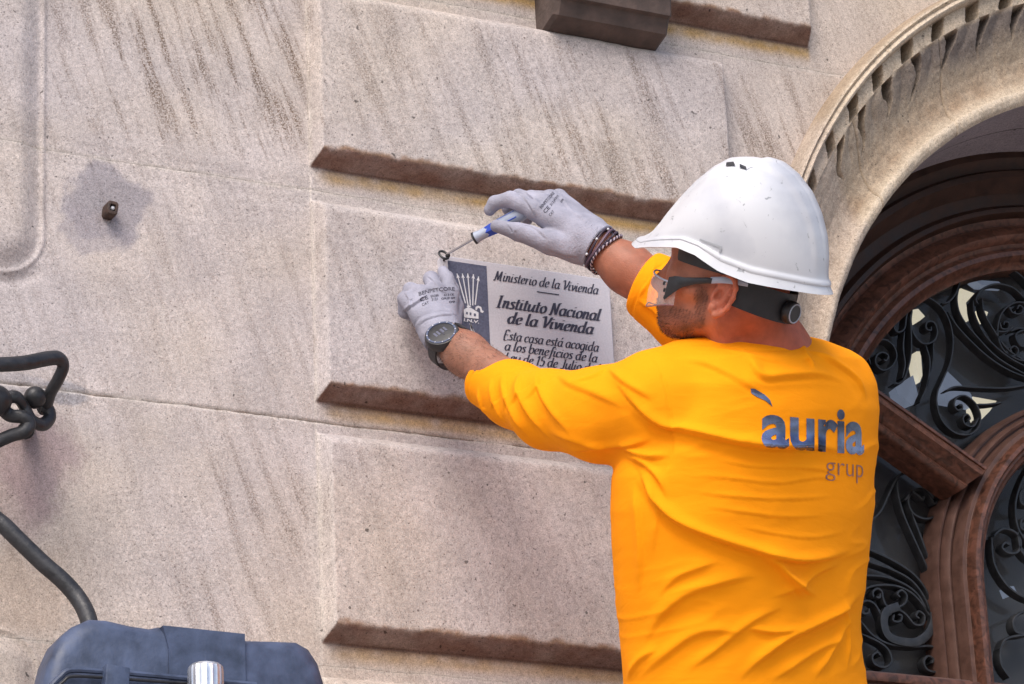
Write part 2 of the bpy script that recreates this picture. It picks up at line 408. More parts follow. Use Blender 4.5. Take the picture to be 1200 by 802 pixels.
def wall_tone(x, z):
    n = fbm(x*3, z*3, 11, 5)[:, None]; n2 = fbm(x*11, z*11, 21, 4)[:, None]; n3 = fbm(x*40, z*40, 31, 3)
    A = np.array([.51, .438, .385]); Bc = np.array([.46, .41, .405]); Cc = np.array([.49, .385, .285])
    t = sstep(-.5, .6, n); c = A*(1-t)+Bc*t
    c = c*(1+.07*n2)
    top = sstep(2.6+Z0, 2.95+Z0, z)[:, None]; right = sstep(2.9, 3.4, x)[:, None]
    c = c*(1-.55*np.maximum(top*.7, right*.8))+Cc*.55*np.maximum(top*.7, right*.8)
    streak = np.zeros_like(x)
    streak = np.maximum(streak, sstep(LED[1]-.03, LED[1]+.03, z)*sstep(PX0+.01, PX0-.02, x)*sstep(LPX-.05, LPX+.05, x)*1.7)
    streak = np.maximum(streak, .8*sstep(1.98+Z0, 1.85+Z0, z)*sstep(1.95, 2.05, x)*sstep(PX0, PX0-.03, x))
    streak = np.maximum(streak, .85*sstep(LED[1], LED[1]+.05, z)*sstep(LED[0]-.07, LED[0]-.13, z)*(x > PX0))
    streak = np.maximum(streak, .9*sstep(PX1-.22, PX1, x)*sstep(LED[0]-.05, LED[0]-.09, z))
    streak = np.maximum(streak, .35*sstep(LED[1]-.1, LED[1]-.2, z)*(x < LPX))
    streak = np.maximum(streak, .4)*(.75+.5*fbm(x*5, z*5, 88))
    def mix(c, m, k): m = np.clip(m, 0, 1)[:, None]; return c*(1-m)+np.array(k)*m
    for i, p in enumerate(pan):
        x0, x1, z0, z1 = p
        if i == 4: continue
        inx = sstep(x0-.004, x0+.006, x)*sstep(x1+.006, x1-.004, x)
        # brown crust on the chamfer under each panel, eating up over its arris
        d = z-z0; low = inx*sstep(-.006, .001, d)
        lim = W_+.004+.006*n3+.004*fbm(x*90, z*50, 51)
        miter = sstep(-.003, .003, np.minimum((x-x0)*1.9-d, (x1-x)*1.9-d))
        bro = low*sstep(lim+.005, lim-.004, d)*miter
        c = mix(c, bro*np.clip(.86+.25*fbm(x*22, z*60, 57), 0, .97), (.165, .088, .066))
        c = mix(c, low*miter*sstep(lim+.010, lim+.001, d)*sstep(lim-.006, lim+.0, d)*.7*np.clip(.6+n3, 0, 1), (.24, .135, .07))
        # contact shadow painted as a dark line right below, yellow bloom beneath it
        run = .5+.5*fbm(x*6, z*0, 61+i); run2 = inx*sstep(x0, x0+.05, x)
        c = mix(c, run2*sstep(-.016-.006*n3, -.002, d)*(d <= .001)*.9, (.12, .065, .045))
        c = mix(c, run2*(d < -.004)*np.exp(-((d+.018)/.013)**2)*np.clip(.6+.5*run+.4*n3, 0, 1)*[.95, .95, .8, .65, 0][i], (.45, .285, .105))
    ln = sstep(.0032, .001, np.abs(x-PX0-.0005))*(.55+.5*fbm(x*0, z*5, 77)); c = mix(c, .75*ln*(z < LED[0]-.05), (.64, .58, .53))
    # grey mortar patches and stains
    def blob(cx, cz, rx, rz, s=31, e=.25):
        return sstep(1+e*.5, 1-e*.5, np.hypot((x-cx)/rx, (z-cz)/rz)+.35*fbm(x*25, z*25, s)+.12*fbm(x*90, z*90, s+3))
    a = W(125, 238); c = mix(c, blob(a[0], a[2], .074, .066)*.85, (.29, .265, .285))
    a = W(112, 272); c = mix(c, blob(a[0], a[2], .06, .04)*.6, (.31, .28, .30))
    a = W(78, 461); c = mix(c, blob(a[0], a[2], .04, .022, 35)*.9, (.30, .285, .30))
    a = W(25, 455); c = mix(c, blob(a[0], a[2], .06, .025, 36)*.6, (.32, .30, .32))
    a = W(42, 540); c = mix(c, blob(a[0], a[2], .065, .085, 37, .7)*.75, (.27, .20, .215))
    a = W(20, 590); c = mix(c, blob(a[0], a[2], .05, .06, 38, .7)*.55, (.29, .215, .215))
    a = W(20, 700); c = mix(c, blob(a[0], a[2], .10, .08, 39, .9)*.35, (.36, .25, .17))
    # mortar line
    for k in range(4):
        dz = np.abs(z-joint_z(k, x)); br = sstep(.2, .5, fbm(x*8, z*0+3*k, 71))*(x < PX0) if k != 2 else 0*x
        c = mix(c, sstep(.006, .001, dz)*.5*(1-br), (.50, .45, .40))
    # pale thin line on the left field
    dx = x-(W(203, 250)[0]-(W(203, 250)[2]-z)*.10); c = mix(c, sstep(.004, .0, np.abs(dx))*.35*(z < W(203, 250)[2])*(z > W(175, 440)[2]), (.58, .53, .49))
    return np.clip(c, .02, .9), streak
def lines(feat, lo, hi, fine, step, fstep):
    a = list(np.arange(fine[0], fine[1], step))
    for q in feat: a += list(np.arange(q-.030, q+.042, fstep))
    a = np.array(sorted(a)); keep = [a[0]]
    for q in a[1:]:
        if q-keep[-1] > fstep*.8: keep.append(q)
    k = keep[0]; pre = []
    while k > lo: k -= .15; pre.append(k)
    k = keep[-1]; post = []
    while k < hi: k += .15; post.append(k)
    return np.array(pre[::-1]+keep+post)
GX = lines([PX0, PX1, 3.287, LPX], -5, 9, (1.25, 3.75), .0065, .0026)
GZ = lines(LED+JNT+[LPZ], .0, 7.4, (1.2+Z0, 3.2+Z0), .0065, .0026)
wall = empty('stone_wall', (2.2, 0, 0), 'weathered beige stone facade with raised chamfered panels beside the arched doorway', 'wall')
def heightgrid(name, x0, x1, z0f, z1f, parent):
    """one ashlar block: relief front face with rolled edges and side walls going back; z0f/z1f may wander"""
    xs = GX[(GX > x0+.0012) & (GX < x1-.0012)]; xs = np.r_[x0+.0001, xs, x1-.0001]
    za, zb = z0f(np.array([(x0+x1)/2]))[0], z1f(np.array([(x0+x1)/2]))[0]
    zs = GZ[(GZ > za+.004) & (GZ < zb-.004)]; n = len(zs)
    XX = np.repeat(xs[:, None], n+4, 1); ZZ = np.zeros_like(XX); lo = z0f(xs); hi = z1f(xs)
    ZZ[:, 2:-2] = zs[None]; ZZ[:, 0] = lo+.0002; ZZ[:, 1] = lo+.0026; ZZ[:, -1] = hi-.0002; ZZ[:, -2] = hi-.0026
    X1 = XX.ravel(); Zr = ZZ.ravel(); H = wall_h(X1, Zr)
    ed = np.minimum(Zr-np.repeat(lo, n+4), np.repeat(hi, n+4)-Zr)
    chip = .5+.8*fbm(X1*18, Zr*18, 81)
    deep = np.where(np.abs(Zr-JNT[2]) < .02, 1, .22)
    H = H-.0045*deep*np.clip(chip, .05, 1)*sstep(.0042, .0, ed)
    tone, streak = wall_tone(X1, Zr)
    V = np.stack([X1, -H, Zr], 1); ny = n+4; nx = len(xs)
    I = np.arange(nx*ny).reshape(nx, ny)
    q = np.stack([I[:-1, :-1], I[1:, :-1], I[1:, 1:], I[:-1, 1:]], -1).reshape(-1, 4)
    # leave out what lies under the arch
    cx = V[q].mean(1)
    def inside(c, s): return (np.hypot(cx[:, 0]-c[0], cx[:, 2]-c[1]) < c[2]-s) | ((np.abs(cx[:, 0]-c[0]) < c[2]-s) & (cx[:, 2] < c[1]))
    q = q[~inside(AC_OUT, .012)]
    if len(q) == 0: return
    # side walls
    ring = np.r_[I[:, 0], I[-1, 1:], I[-2::-1, -1], I[0, -2:0:-1]]
    back = V[ring].copy(); back[:, 1] = .06; nb = len(V); m = len(ring)
    sq = np.stack([ring, np.arange(m)+nb, (np.arange(m)+1) % m+nb, np.roll(ring, -1)], 1)
    cq = back[(np.arange(m)+1) % m]
    ok = ~((np.hypot(cq[:, 0]-AC_OUT[0], cq[:, 2]-AC_OUT[1]) < AC_OUT[2]-.012) | ((np.abs(cq[:, 0]-AC_OUT[0]) < AC_OUT[2]-.012) & (cq[:, 2] < AC_OUT[1])))
    V2 = np.vstack([V, back]); q = np.vstack([q, sq[ok]])
    used = np.unique(q); mp = -np.ones(len(V2), int); mp[used] = np.arange(len(used))
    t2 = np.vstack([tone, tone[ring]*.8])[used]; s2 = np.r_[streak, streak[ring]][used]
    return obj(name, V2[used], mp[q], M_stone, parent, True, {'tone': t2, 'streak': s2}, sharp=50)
JZ = [lambda x, k=k: joint_z(k, x) for k in range(4)]
const = lambda c: (lambda x: x*0+c)
rows = [(JZ[0], const(JNT[0]+.43)), (JZ[1], JZ[0]), (JZ[2], JZ[1]), (JZ[3], JZ[2]), (const(JNT[3]-.43), JZ[3])]
for i, (a, b_) in enumerate(rows):
    heightgrid('stone_block', 1.05, PX0-.0005 if i else PX0-.3, a, b_, wall)
    heightgrid('stone_block', PX0-.0005 if i else PX0-.3, 4.05, a, b_, wall)
for (x0, x1) in ((-5, 1.05), (4.05, 9)):
    for (a, b_) in ((JNT[0]+.43, 7.4), (JNT[3]-.43, JNT[0]+.43), (0, JNT[3]-.43)):
        heightgrid('stone_block', x0, x1, const(a), const(b_), wall)
heightgrid('stone_block', 1.05, 4.05, const(JNT[0]+.43), const(7.4), wall)
heightgrid('stone_block', 1.05, 4.05, const(0), const(JNT[3]-.43), wall)
mb = MB(); mb.box((-5, .062, 0), (3.1, .35, 7.4)); mb.box((5.24, .062, 0), (9, .35, 7.4)); mb.box((3.1, .062, 3.3+Z0), (5.24, .35, 7.4))
mb.build('wall_core', M_plain, wall, False)

# ------------------------------------------------------------------ the stone arch
arch = empty('stone_arch', (4.13, 0, 0), 'carved stone arch with leaf hollows and roll moulding round the wooden door', 'arch')
def ccirc(s): return [AC_IN[i]+(AC_OUT[i]-AC_IN[i])*s for i in range(3)]
def apoint(s, a):                               # s across the band, a angle; below the springing it runs straight down
    cx, cz, r = [AC_IN[i]+(AC_OUT[i]-AC_IN[i])*s for i in range(3)]
    a = np.asarray(a); down = np.where(a > math.pi, a-math.pi, np.where(a < 0, -a, 0)); aa = np.clip(a, 0, math.pi)
    return cx+r*np.cos(aa), cz+r*np.sin(aa)-down*1.1
def aangle(px, py):
    p = W(px, py); s = .6
    for _ in range(4):
        cx, cz, r = ccirc(s); a = math.atan2(p[2]-cz, p[0]-cx)
        s = (math.hypot(p[0]-AC_IN[0], p[2]-AC_IN[1])-AC_IN[2])/.2
    return math.degrees(math.atan2(p[2]-AC_IN[1], p[0]-AC_IN[0]))
PROF_S = [0, .025, .07, .10, .135, .19, .27, .36, .45, .55, .64, .70, .725, .735, .80, .862, .868, .876, .895, .915, .925, .935, .955, .975, .985, 1.0, 1.02]
PROF_Y = [.0, -.008, -.012, -.010, -.001, .008, .011, .008, -.002, -.014, -.025, -.031, -.033, -.037, -.038, -.038, -.042, -.052, -.057, -.053, -.046, -.046, -.053, -.048, -.034, -.018, .012]
per = 5.7; a0 = 142.3
def arch_y(s, adeg):
    y = np.interp(s, PROF_S, PROF_Y)
    nz = fbm(adeg*.35+3, s*7, 5, 3)                          # hand-cut unevenness
    u = (adeg-a0)/per+nz*.07; fu = u-np.round(u)
    r_ = .135+.03*vnoise(np.round(u)*1.7, np.round(u)*0, 6)
    hole = sstep(r_+.05, r_-.02, np.abs(fu+(s-.80)*1.2))*sstep(.735, .765, s)*sstep(.868, .85, s)
    v = (adeg-(a0-1.5)-(.72-s)*4.5)/per+nz*.09+.06*np.sin(s*22+adeg*.2); fv = v-np.round(v)
    ln = .47+.05*vnoise(np.round(v)*2.3, np.round(v)*0, 8)
    wd = .135*np.clip((s-ln)/(.70-ln), 0, 1)**1.6
    live = sstep(148.4, 147.2, adeg)
    slot = sstep(wd+.035, wd-.02, np.abs(fv))*sstep(ln-.02, ln+.02, s)*sstep(.733, .715, s)*live
    dep = .055*np.clip((s-ln)/(.70-ln), 0.12, 1)
    leaf = sstep(.38, .60, s)*sstep(.735, .72, s)*live
    y = y + .062*hole + dep*slot - leaf*.009*(1-(2*np.minimum(np.abs(fv), .5))**2) + leaf*.004
    y = y + .0030*fbm(adeg*.5, s*6, 15, 6) + .0012*fbm(adeg*2.4, s*26, 16, 4)
    return y
def arch_part(name, a_hi, a_lo, s0, s1, back=.02, full=True):
    S = np.arange(s0, s1+1e-6, .011); S = np.unique(np.r_[s0, S, s1]); step = .15 if full else .8
    n = max(int((a_hi-a_lo)/step), 6); A = np.linspace(a_hi-.03, a_lo+.03, n)
    SS, AA = np.meshgrid(S, A, indexing='ij'); ss, aa = SS.ravel(), AA.ravel()
    x, z = apoint(ss, np.radians(aa)); y = arch_y(ss, aa)
    ed = np.minimum(a_hi-aa, aa-a_lo)*.017; y = y+.004*sstep(.004, 0, ed)
    V = np.stack([x, y, z], 1); nx, ny = SS.shape; I = np.arange(nx*ny).reshape(nx, ny)
    q = np.stack([I[:-1, :-1], I[:-1, 1:], I[1:, 1:], I[1:, :-1]], -1).reshape(-1, 4)[:, ::-1]
    ring = np.r_[I[:, 0], I[-1, 1:], I[-2::-1, -1], I[0, -2:0:-1]]; bk = V[ring].copy(); bk[:, 1] = back; m = len(ring); nb = len(V)
    sq = np.stack([ring, np.roll(ring, -1), (np.arange(m)+1) % m+nb, np.arange(m)+nb], 1)
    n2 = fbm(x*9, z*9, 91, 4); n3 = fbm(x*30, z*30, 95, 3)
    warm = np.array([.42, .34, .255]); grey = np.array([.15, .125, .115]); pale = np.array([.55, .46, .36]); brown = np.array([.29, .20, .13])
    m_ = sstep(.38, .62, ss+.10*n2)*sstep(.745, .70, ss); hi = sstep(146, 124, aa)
    c = warm*(1+.1*n2)[:, None]; c = c+(grey-c)*(.9*m_*(.30+.70*hi))[:, None]  # leaf band greyed to carry the shade of its downward faces
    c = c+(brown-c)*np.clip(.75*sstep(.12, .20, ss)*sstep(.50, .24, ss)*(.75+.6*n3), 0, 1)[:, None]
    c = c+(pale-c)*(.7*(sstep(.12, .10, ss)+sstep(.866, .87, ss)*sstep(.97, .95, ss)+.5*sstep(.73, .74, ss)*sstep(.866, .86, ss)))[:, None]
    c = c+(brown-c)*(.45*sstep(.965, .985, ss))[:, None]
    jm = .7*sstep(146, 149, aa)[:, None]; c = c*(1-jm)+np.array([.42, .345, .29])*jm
    c = np.clip(c, .02, .9); st = .25+0*ss
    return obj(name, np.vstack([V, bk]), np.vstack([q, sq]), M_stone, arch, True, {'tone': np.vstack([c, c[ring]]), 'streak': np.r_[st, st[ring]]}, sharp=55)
jB = aangle(1012, 226); jm = aangle(985, 98)
va = [240, jB]; q = jB-17.5
while q > 2: va.append(q); q -= 17.5
va.append(-60)
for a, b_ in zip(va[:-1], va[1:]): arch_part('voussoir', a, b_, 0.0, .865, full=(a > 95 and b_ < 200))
ma = [240, jm]; q = jm-31
while q > 2: ma.append(q); q -= 31
ma.append(-60)
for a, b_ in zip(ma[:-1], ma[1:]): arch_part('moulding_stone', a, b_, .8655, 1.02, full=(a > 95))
# reveal (soffit) running back from the inner edge
A = np.radians(np.linspace(240, -60, 160)); v = []; f = []
for a in A:
    x, z = apoint(0, a); v += [(x, -.0, z), (x, .16, z), (x, .163, z+.0), (x, .34, z)]
for i in range(len(A)-1):
    for k in (0, 2): f.append((i*4+k, i*4+k+1, i*4+4+k+1, i*4+4+k))
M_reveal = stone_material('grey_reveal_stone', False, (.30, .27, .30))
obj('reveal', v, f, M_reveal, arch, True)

# ------------------------------------------------------------------ the door and its fanlight
door = empty('arched_door', (4.13, .3, 0), 'dark red-brown wooden door with arched mouldings and glazed fanlight panels', 'door')
def sweep_arch(name, c, prof, m, a0=184, a1=-4, drop=0., n=120):
    """sweep a profile [(r, y)] round centre c; run straight down by drop"""
    v = []; ang = [math.radians(a) for a in np.linspace(180, 0, n)]; st = []
    if drop: st.append((math.pi, drop))
    st += [(a, 0) for a in ang]
    if drop: st.append((0, drop))
    for a, d in st:
        for r, y in prof: v.append((c[0]+r*math.cos(a), y, c[1]+r*math.sin(a)-d))
    k = len(prof); f = [(i*k+j, (i+1)*k+j, (i+1)*k+j+1, i*k+j+1) for i in range(len(st)-1) for j in range(k-1)]
    return obj(name, v, f, m, door, True, None, 40)
c0 = (4.126, 1.997+Z0)
sweep_arch('outer_frame', c0, [(.90, .30), (.866, .295), (.858, .305), (.845, .31), (.838, .30), (.825, .30), (.815, .315), (.80, .335), (.775, .338), (.765, .325), (.755, .325), (.748, .345)], M_wood_shade, drop=2.2)
sweep_arch('inner_frame', c0, [(.748, .346), (.735, .352), (.725, .335), (.705, .322), (.697, .328), (.690, .342), (.682, .345), (.672, .335), (.662, .335), (.655, .345), (.648, .36), (.640, .365), (.640, .41)], M_wood, drop=2.2)
c1 = (4.16, 1.894+Z0)
sweep_arch('ring_frame', c1, [(.452, .40), (.452, .356), (.446, .344), (.441, .346), (.439, .354), (.436, .354), (.433, .334), (.428, .328), (.423, .331), (.421, .340), (.4185, .340), (.416, .314), (.413, .305), (.405, .305), (.400, .300), (.392, .290), (.385, .288), (.380, .296), (.374, .306), (.364, .31), (.358, .33), (.356, .40)], M_wood2, drop=2.0)
sweep_arch('ring_bead', c1, [(.4045, .306), (.403, .294), (.396, .283), (.388, .281), (.382, .290), (.377, .291), (.372, .299), (.366, .301), (.3605, .312)], M_wood, drop=2.0)
# slanting radial bar, its end standing proud over the ring
def radial_bar(p0, p1, name='radial_bar'):
    p0 = np.array(p0); p1 = np.array(p1); d = unit(p1-p0); n = unit(np.cross(d, [0, 1, 0])); n = n if n[2] > 0 else -n
    prof = [(.038, .36), (.038, .288), (.035, .280), (.029, .280), (.026, .288), (.022, .288), (.019, .272), (.012, .266), (.004, .268), (-.004, .282), (-.012, .298), (-.018, .302), (-.021, .290), (-.027, .286), (-.033, .290), (-.037, .300), (-.040, .36)]
    v = []
    for q in np.linspace(0, 1, 9):
        for (a, y) in prof:
            e = d*(.045*(a+.06)/.12 if q == 1 else 0)
            pt = p0+(p1-p0)*q+n*a+e; v.append((pt[0], y, pt[2]))
    k = len(prof); f = [(i*k+j, i*k+j+1, (i+1)*k+j+1, (i+1)*k+j) for i in range(8) for j in range(k-1)]+[tuple(range(8*k, 9*k))]
    return obj(name, v, f, M_wood, door, True, None, 35)
pe = W(1141, 549, -.26); pf = W(1005, 452, -.26)
dd = unit(np.array([pe[0]-pf[0], 0, pe[2]-pf[2]])); radial_bar([pe[0]-dd[0]*.42, 0, pe[2]-dd[2]*.42], [pe[0], 0, pe[2]])
cxm = 2*4.14-pe[0]; radial_bar([cxm+dd[0]*.42, 0, pe[2]-dd[2]*.42], [cxm, 0, pe[2]])
zr = W(1060, 792, -.34)[2]
mb = MB(); mb.box((3.38, .31, zr-.09), (4.9, .40, zr-.004), .008); mb.build('transom_rail', M_wood2, door)
mb = MB(); mb.box((3.38, .295, zr-.03), (4.9, .312, zr-.012), .005); mb.build('transom_bead', M_wood, door)
mb = MB(); mb.box((3.35, .33, 0), (3.80, .40, zr-.09), .006); mb.box((4.5, .33, 0), (4.9, .40, zr-.09), .006); mb.build('door_leaf', M_wood2, door)
# frame strip round the lower grille panel
obj('glass_pane', [(3.30, .425, 1.0), (4.95, .425, 1.0), (4.95, .425, 4.6), (3.30, .425, 4.6)], [(0, 1, 2, 3)], M_glass, door, False)
mb = MB()
mb.v = [(2.6, .43, .5), (5.8, .43, .5), (5.8, 2.6, .5), (2.6, 2.6, .5), (2.6, .43, 5.2), (5.8, .43, 5.2), (5.8, 2.6, 5.2), (2.6, 2.6, 5.2)]
mb.f = [(0, 1, 2, 3), (4, 7, 6, 5), (1, 5, 6, 2), (3, 2, 6, 7), (0, 3, 7, 4)]
hall = mb.build('entrance_hall', M_dark, None, False); tag(hall, kind='structure')
def Wd(px, py, y): return W(px, py, -y)
for pts, m, nm, lb in (([(1066, 364), (1076, 362), (1084, 371), (1078, 376), (1067, 371)], M_lit, 'cream_glow_patch', 'small added cream glow behind the grille under the scroll arch'),
        ([(1074, 412), (1079, 412), (1081, 440), (1078, 448), (1072, 420)], M_lit, 'strip_glow_patch', 'narrow added strip of cream glow behind the left scrolls of the fanlight'),
        ([(1126, 338), (1142, 344), (1132, 355), (1135, 376), (1130, 352)], M_lit, 'wedge_glow_patch', 'pale added wedge of glow behind the upper scroll of the fanlight'),
        ([(1140, 465), (1168, 470), (1160, 482), (1148, 494), (1141, 480)], M_lit, 'low_glow_patch', 'pale added glow beside the bottom spiral of the fanlight'),
        ([(1142, 328), (1170, 330), (1178, 336), (1150, 334)], M_litb, 'high_glow_patch', 'bluish added glow behind the top scroll of the fanlight'),
        ([(1148, 362), (1158, 366), (1154, 377), (1148, 376)], M_lit, 'round_glow_patch', 'pale added glow patch left of the oval scrolls'),
        ([(1105, 450), (1110, 435), (1138, 462), (1142, 476), (1108, 470)], M_litb, 'blue_glow_patch', 'blue-grey added glow patch behind the lower centre scrolls'),
        ([(1050, 455), (1070, 440), (1078, 470), (1068, 474), (1052, 462)], M_litb, 'left_glow_patch', 'blue-grey added glow patch behind the left spiral'),
        ([(1180, 688), (1188, 687), (1192, 695), (1184, 698)], M_litb, 'small_glow_patch', 'tiny bluish added glow behind the right hand scroll panel')):
    y = .9; P = [Wd(a, b, y) for a, b in pts]
    back = [p+np.array([0, .03, 0]) for p in P]; n = len(P)
    o = obj(nm, P+back, [tuple(range(n)), tuple(range(n, 2*n))[::-1]]+[(i, (i+1) % n, n+(i+1) % n, n+i) for i in range(n)], m, None, False)  # added glowing panel imitating a bright patch in the glass
    tag(o, lb, 'light')
# wrought iron scrolls
grille = empty('scroll_grille', (3.8, .37, 3.4), 'black wrought iron scrollwork filling the door fanlight panels', 'grille')
def ribbon(px, yd=.385, th=.0042, dp=.022, o0=(0, 0), k=1., mat_=None, taper=True):
    P = spline([(o0[0]+a/k, o0[1]+b/k) for a, b in px], 7)
    P3 = np.array([Wd(a, b, yd) for a, b in P]); T = np.gradient(P3, axis=0); T /= np.linalg.norm(T, axis=1)[:, None]+1e-9
    nrm = np.cross(T, [0, 1, 0]); v = []; m = len(P3)
    for i in range(m):
        t_ = th*(.55 if taper and (i < 2 or i > m-3) else 1)
        for (a, y) in ((-1, -.5), (-.6, -.56), (.6, -.56), (1, -.5), (1, .5), (-1, .5)):
            q = P3[i]+nrm[i]*a*t_/2; v.append((q[0], q[1]+y*dp, q[2]))
    f = [(i*6+j, i*6+(j+1) % 6, (i+1)*6+(j+1) % 6, (i+1)*6+j) for i in range(m-1) for j in range(6)]+[(5, 4, 3, 2, 1, 0), tuple(range((m-1)*6, m*6))]
    return obj('scroll', v, f, mat_ or M_grille, grille, True, None, 40)
G1 = [
 [(165, 300), (163, 318), (175, 333), (195, 330), (208, 312), (214, 270), (228, 215), (262, 182), (312, 188), (368, 232), (402, 300), (413, 380), (402, 460), (372, 530), (346, 592), (346, 655), (372, 720), (424, 764), (482, 770), (522, 738), (530, 690), (510, 640), (468, 606), (430, 612), (418, 642), (432, 666), (452, 660), (450, 644), (438, 646)],
 [(522, 700), (500, 735), (466, 728), (456, 700), (472, 684), (486, 700), (476, 712)],
 [(240, 230), (234, 290), (250, 350), (290, 383), (332, 370), (346, 330), (330, 292), (302, 292), (298, 318), (318, 326), (320, 310)],
 [(230, 260), (234, 340), (234, 420), (220, 490), (196, 545), (160, 556)],
 [(206, 330), (200, 400), (208, 470), (196, 530)],
 [(296, 390), (314, 460), (302, 560), (270, 634)], [(330, 376), (326, 470), (300, 570)],
 [(60, 470), (52, 425), (74, 382), (120, 366), (160, 394), (172, 440), (150, 482), (112, 496), (84, 470), (86, 436), (112, 420), (136, 434), (128, 456), (116, 450)],
 [(366, 212), (398, 202), (430, 160), (450, 100), (482, 60), (540, 44), (640, 54), (702, 92), (745, 140)],
 [(440, 130), (430, 200), (450, 270), (512, 350), (600, 440), (700, 502), (750, 524)],
 [(520, 215), (512, 190), (540, 150), (600, 128), (672, 146), (724, 196)],
 [(498, 200), (510, 270), (560, 360), (650, 440), (750, 494)], [(538, 190), (546, 250), (590, 330), (650, 410), (750, 474)],
 [(390, 246), (440, 320), (540, 420), (640, 490), (750, 536)],
 [(745, 215), (690, 206), (640, 230), (610, 280), (605, 350), (630, 412), (690, 450), (750, 460)],
 [(650, 225), (668, 250), (700, 255), (712, 232), (696, 220), (686, 236)], [(612, 290), (622, 318), (648, 318), (650, 294), (632, 290), (630, 304)],
 [(660, 330), (690, 318), (725, 320)], [(740, 400), (700, 390), (680, 350), (700, 330), (740, 322)], [(640, 412), (652, 430), (680, 434), (692, 410), (676, 394), (658, 404), (664, 418)],
 [(385, 582), (430, 566), (520, 570), (640, 572), (750, 556)], [(512, 642), (560, 642), (622, 634)], [(596, 330), (640, 330), (672, 306)]]
for g in G1: ribbon(g, o0=(1000, 300), k=3.645)
G2 = [
 [(55, 222), (90, 186), (120, 122), (150, 66), (200, 40), (260, 54), (302, 98), (314, 150), (292, 200), (250, 216), (206, 196), (188, 152), (204, 116), (236, 108), (262, 128), (282, 160), (298, 150), (292, 138)],
 [(176, 150), (200, 122), (224, 132), (240, 146), (246, 134)],
 [(150, 72), (150, 122), (172, 204), (216, 304), (260, 404), (290, 504)], [(200, 196), (240, 300), (276, 410), (296, 500)],
 [(30, 320), (120, 360), (200, 410), (250, 470), (276, 540)], [(30, 366), (130, 400), (200, 440), (246, 500), (266, 550)],
 [(20, 420), (100, 425), (170, 450), (222, 490), (256, 550)], [(14, 500), (40, 466), (90, 455), (150, 460), (202, 486), (242, 530), (270, 576)],
 [(62, 500), (60, 480), (76, 468), (92, 478), (96, 500), (110, 530), (145, 536), (176, 520), (182, 492), (164, 474), (148, 486), (158, 500)],
 [(70, 498), (84, 500), (86, 486)],
 [(30, 556), (14, 532), (34, 512), (66, 524), (90, 570), (100, 620), (140, 655)], [(46, 540), (44, 556), (26, 558), (20, 546)],
 [(15, 585), (60, 636), (120, 668), (200, 678), (270, 676), (306, 700), (316, 740), (292, 768), (256, 760), (244, 732), (258, 712), (278, 722), (272, 738)],
 [(20, 632), (80, 660), (116, 690), (127, 730), (102, 752), (66, 740), (58, 712), (76, 698), (88, 712)],
 [(110, 590), (116, 560), (150, 545), (180, 562), (210, 596), (240, 596), (246, 566), (226, 550), (216, 566), (228, 576)],
 [(136, 560), (134, 584), (158, 586), (164, 566), (150, 562)], [(296, 500), (300, 560), (306, 640), (312, 700)]]
for g in G2: ribbon(g, o0=(1000, 540), k=3.083, th=.0052)
ribbon([(160, 528), (118, 546), (106, 582), (120, 632), (162, 654), (220, 658), (262, 632), (284, 590), (286, 552)], o0=(1000, 540), k=3.083, th=.017, dp=.012, yd=.375, taper=False)
G3 = [[(185, 70), (150, 140), (132, 210), (142, 290), (185, 350)], [(60, 312), (90, 290), (130, 300), (150, 332), (140, 366), (110, 370), (88, 352), (98, 336), (112, 344)],
 [(52, 320), (60, 400), (90, 460), (130, 500), (185, 530)], [(185, 145), (150, 168), (152, 204), (185, 212)], [(185, 255), (155, 258), (150, 285), (172, 295), (180, 275)],
 [(185, 556), (142, 574), (124, 602), (136, 634), (185, 640)], [(80, 690), (106, 654), (185, 640)], [(80, 690), (84, 740), (112, 786)], [(185, 400), (150, 360), (140, 300)]]
for g in G3: ribbon(g, o0=(1140, 520), k=2.846, th=.0055)

for o in list(grille.children):                  # the other half of the door carries the same scrolls mirrored
    me = o.data.copy(); c_ = bpy.data.objects.new('scroll', me); COL.objects.link(c_); c_.parent = grille
    co = np.empty(len(me.vertices)*3, np.float32); me.vertices.foreach_get('co', co); co = co.reshape(-1, 3)
    co[:, 0] = 2*4.143-(co[:, 0]+grille.location.x)-grille.location.x; me.vertices.foreach_set('co', co.ravel()); me.flip_normals(); me.update()
for (cx_, cz_, rr_) in ((4.143, 4.19, .075), (4.143, 4.19, .045), (4.143, 3.72, .09), (4.143, 3.72, .05), (4.143, 3.45, .10)):
    mb = MB(); mb.tube(np.array([[cx_+rr_*math.cos(a), .385, cz_+rr_*1.15*math.sin(a)] for a in np.linspace(0, 6.2832, 40)]), .006, 6, (.5, 1.6)); mb.build('scroll', M_grille, grille)
# ------------------------------------------------------------------ dark corbel above, bolt, ring
zc = W(720, 22, .06)[2]
xc0, xc1 = W(655, 20, .09)[0], W(788, 30, .09)[0]
M_corbel = mat('dark_corbel_stone', (.085, .06, .052), .9, .35, 30, bump=.002, bscale=110)  # even dark brown stone
mb = MB()
prof = [(0.01, zc-.045), (-.045, zc-.030), (-.075, zc-.022), (-.088, zc+.004), (-.098, zc+.006), (-.102, zc+.05), (-.13, zc+.07), (-.13, zc+.35), (.01, zc+.35)]
v = []
for x, s in ((xc0, .0), (xc0+.008, .004), (xc1-.008, .004), (xc1, .0)):
    for y, z in prof: v.append((x, y if s else y*.94+.004, z+(0 if s else .004)))
k = len(prof); f = [(i*k+j, i*k+(j+1) % k, (i+1)*k+(j+1) % k, (i+1)*k+j) for i in range(3) for j in range(k)]+[tuple(range(k))[::-1], tuple(range(3*k, 4*k))]
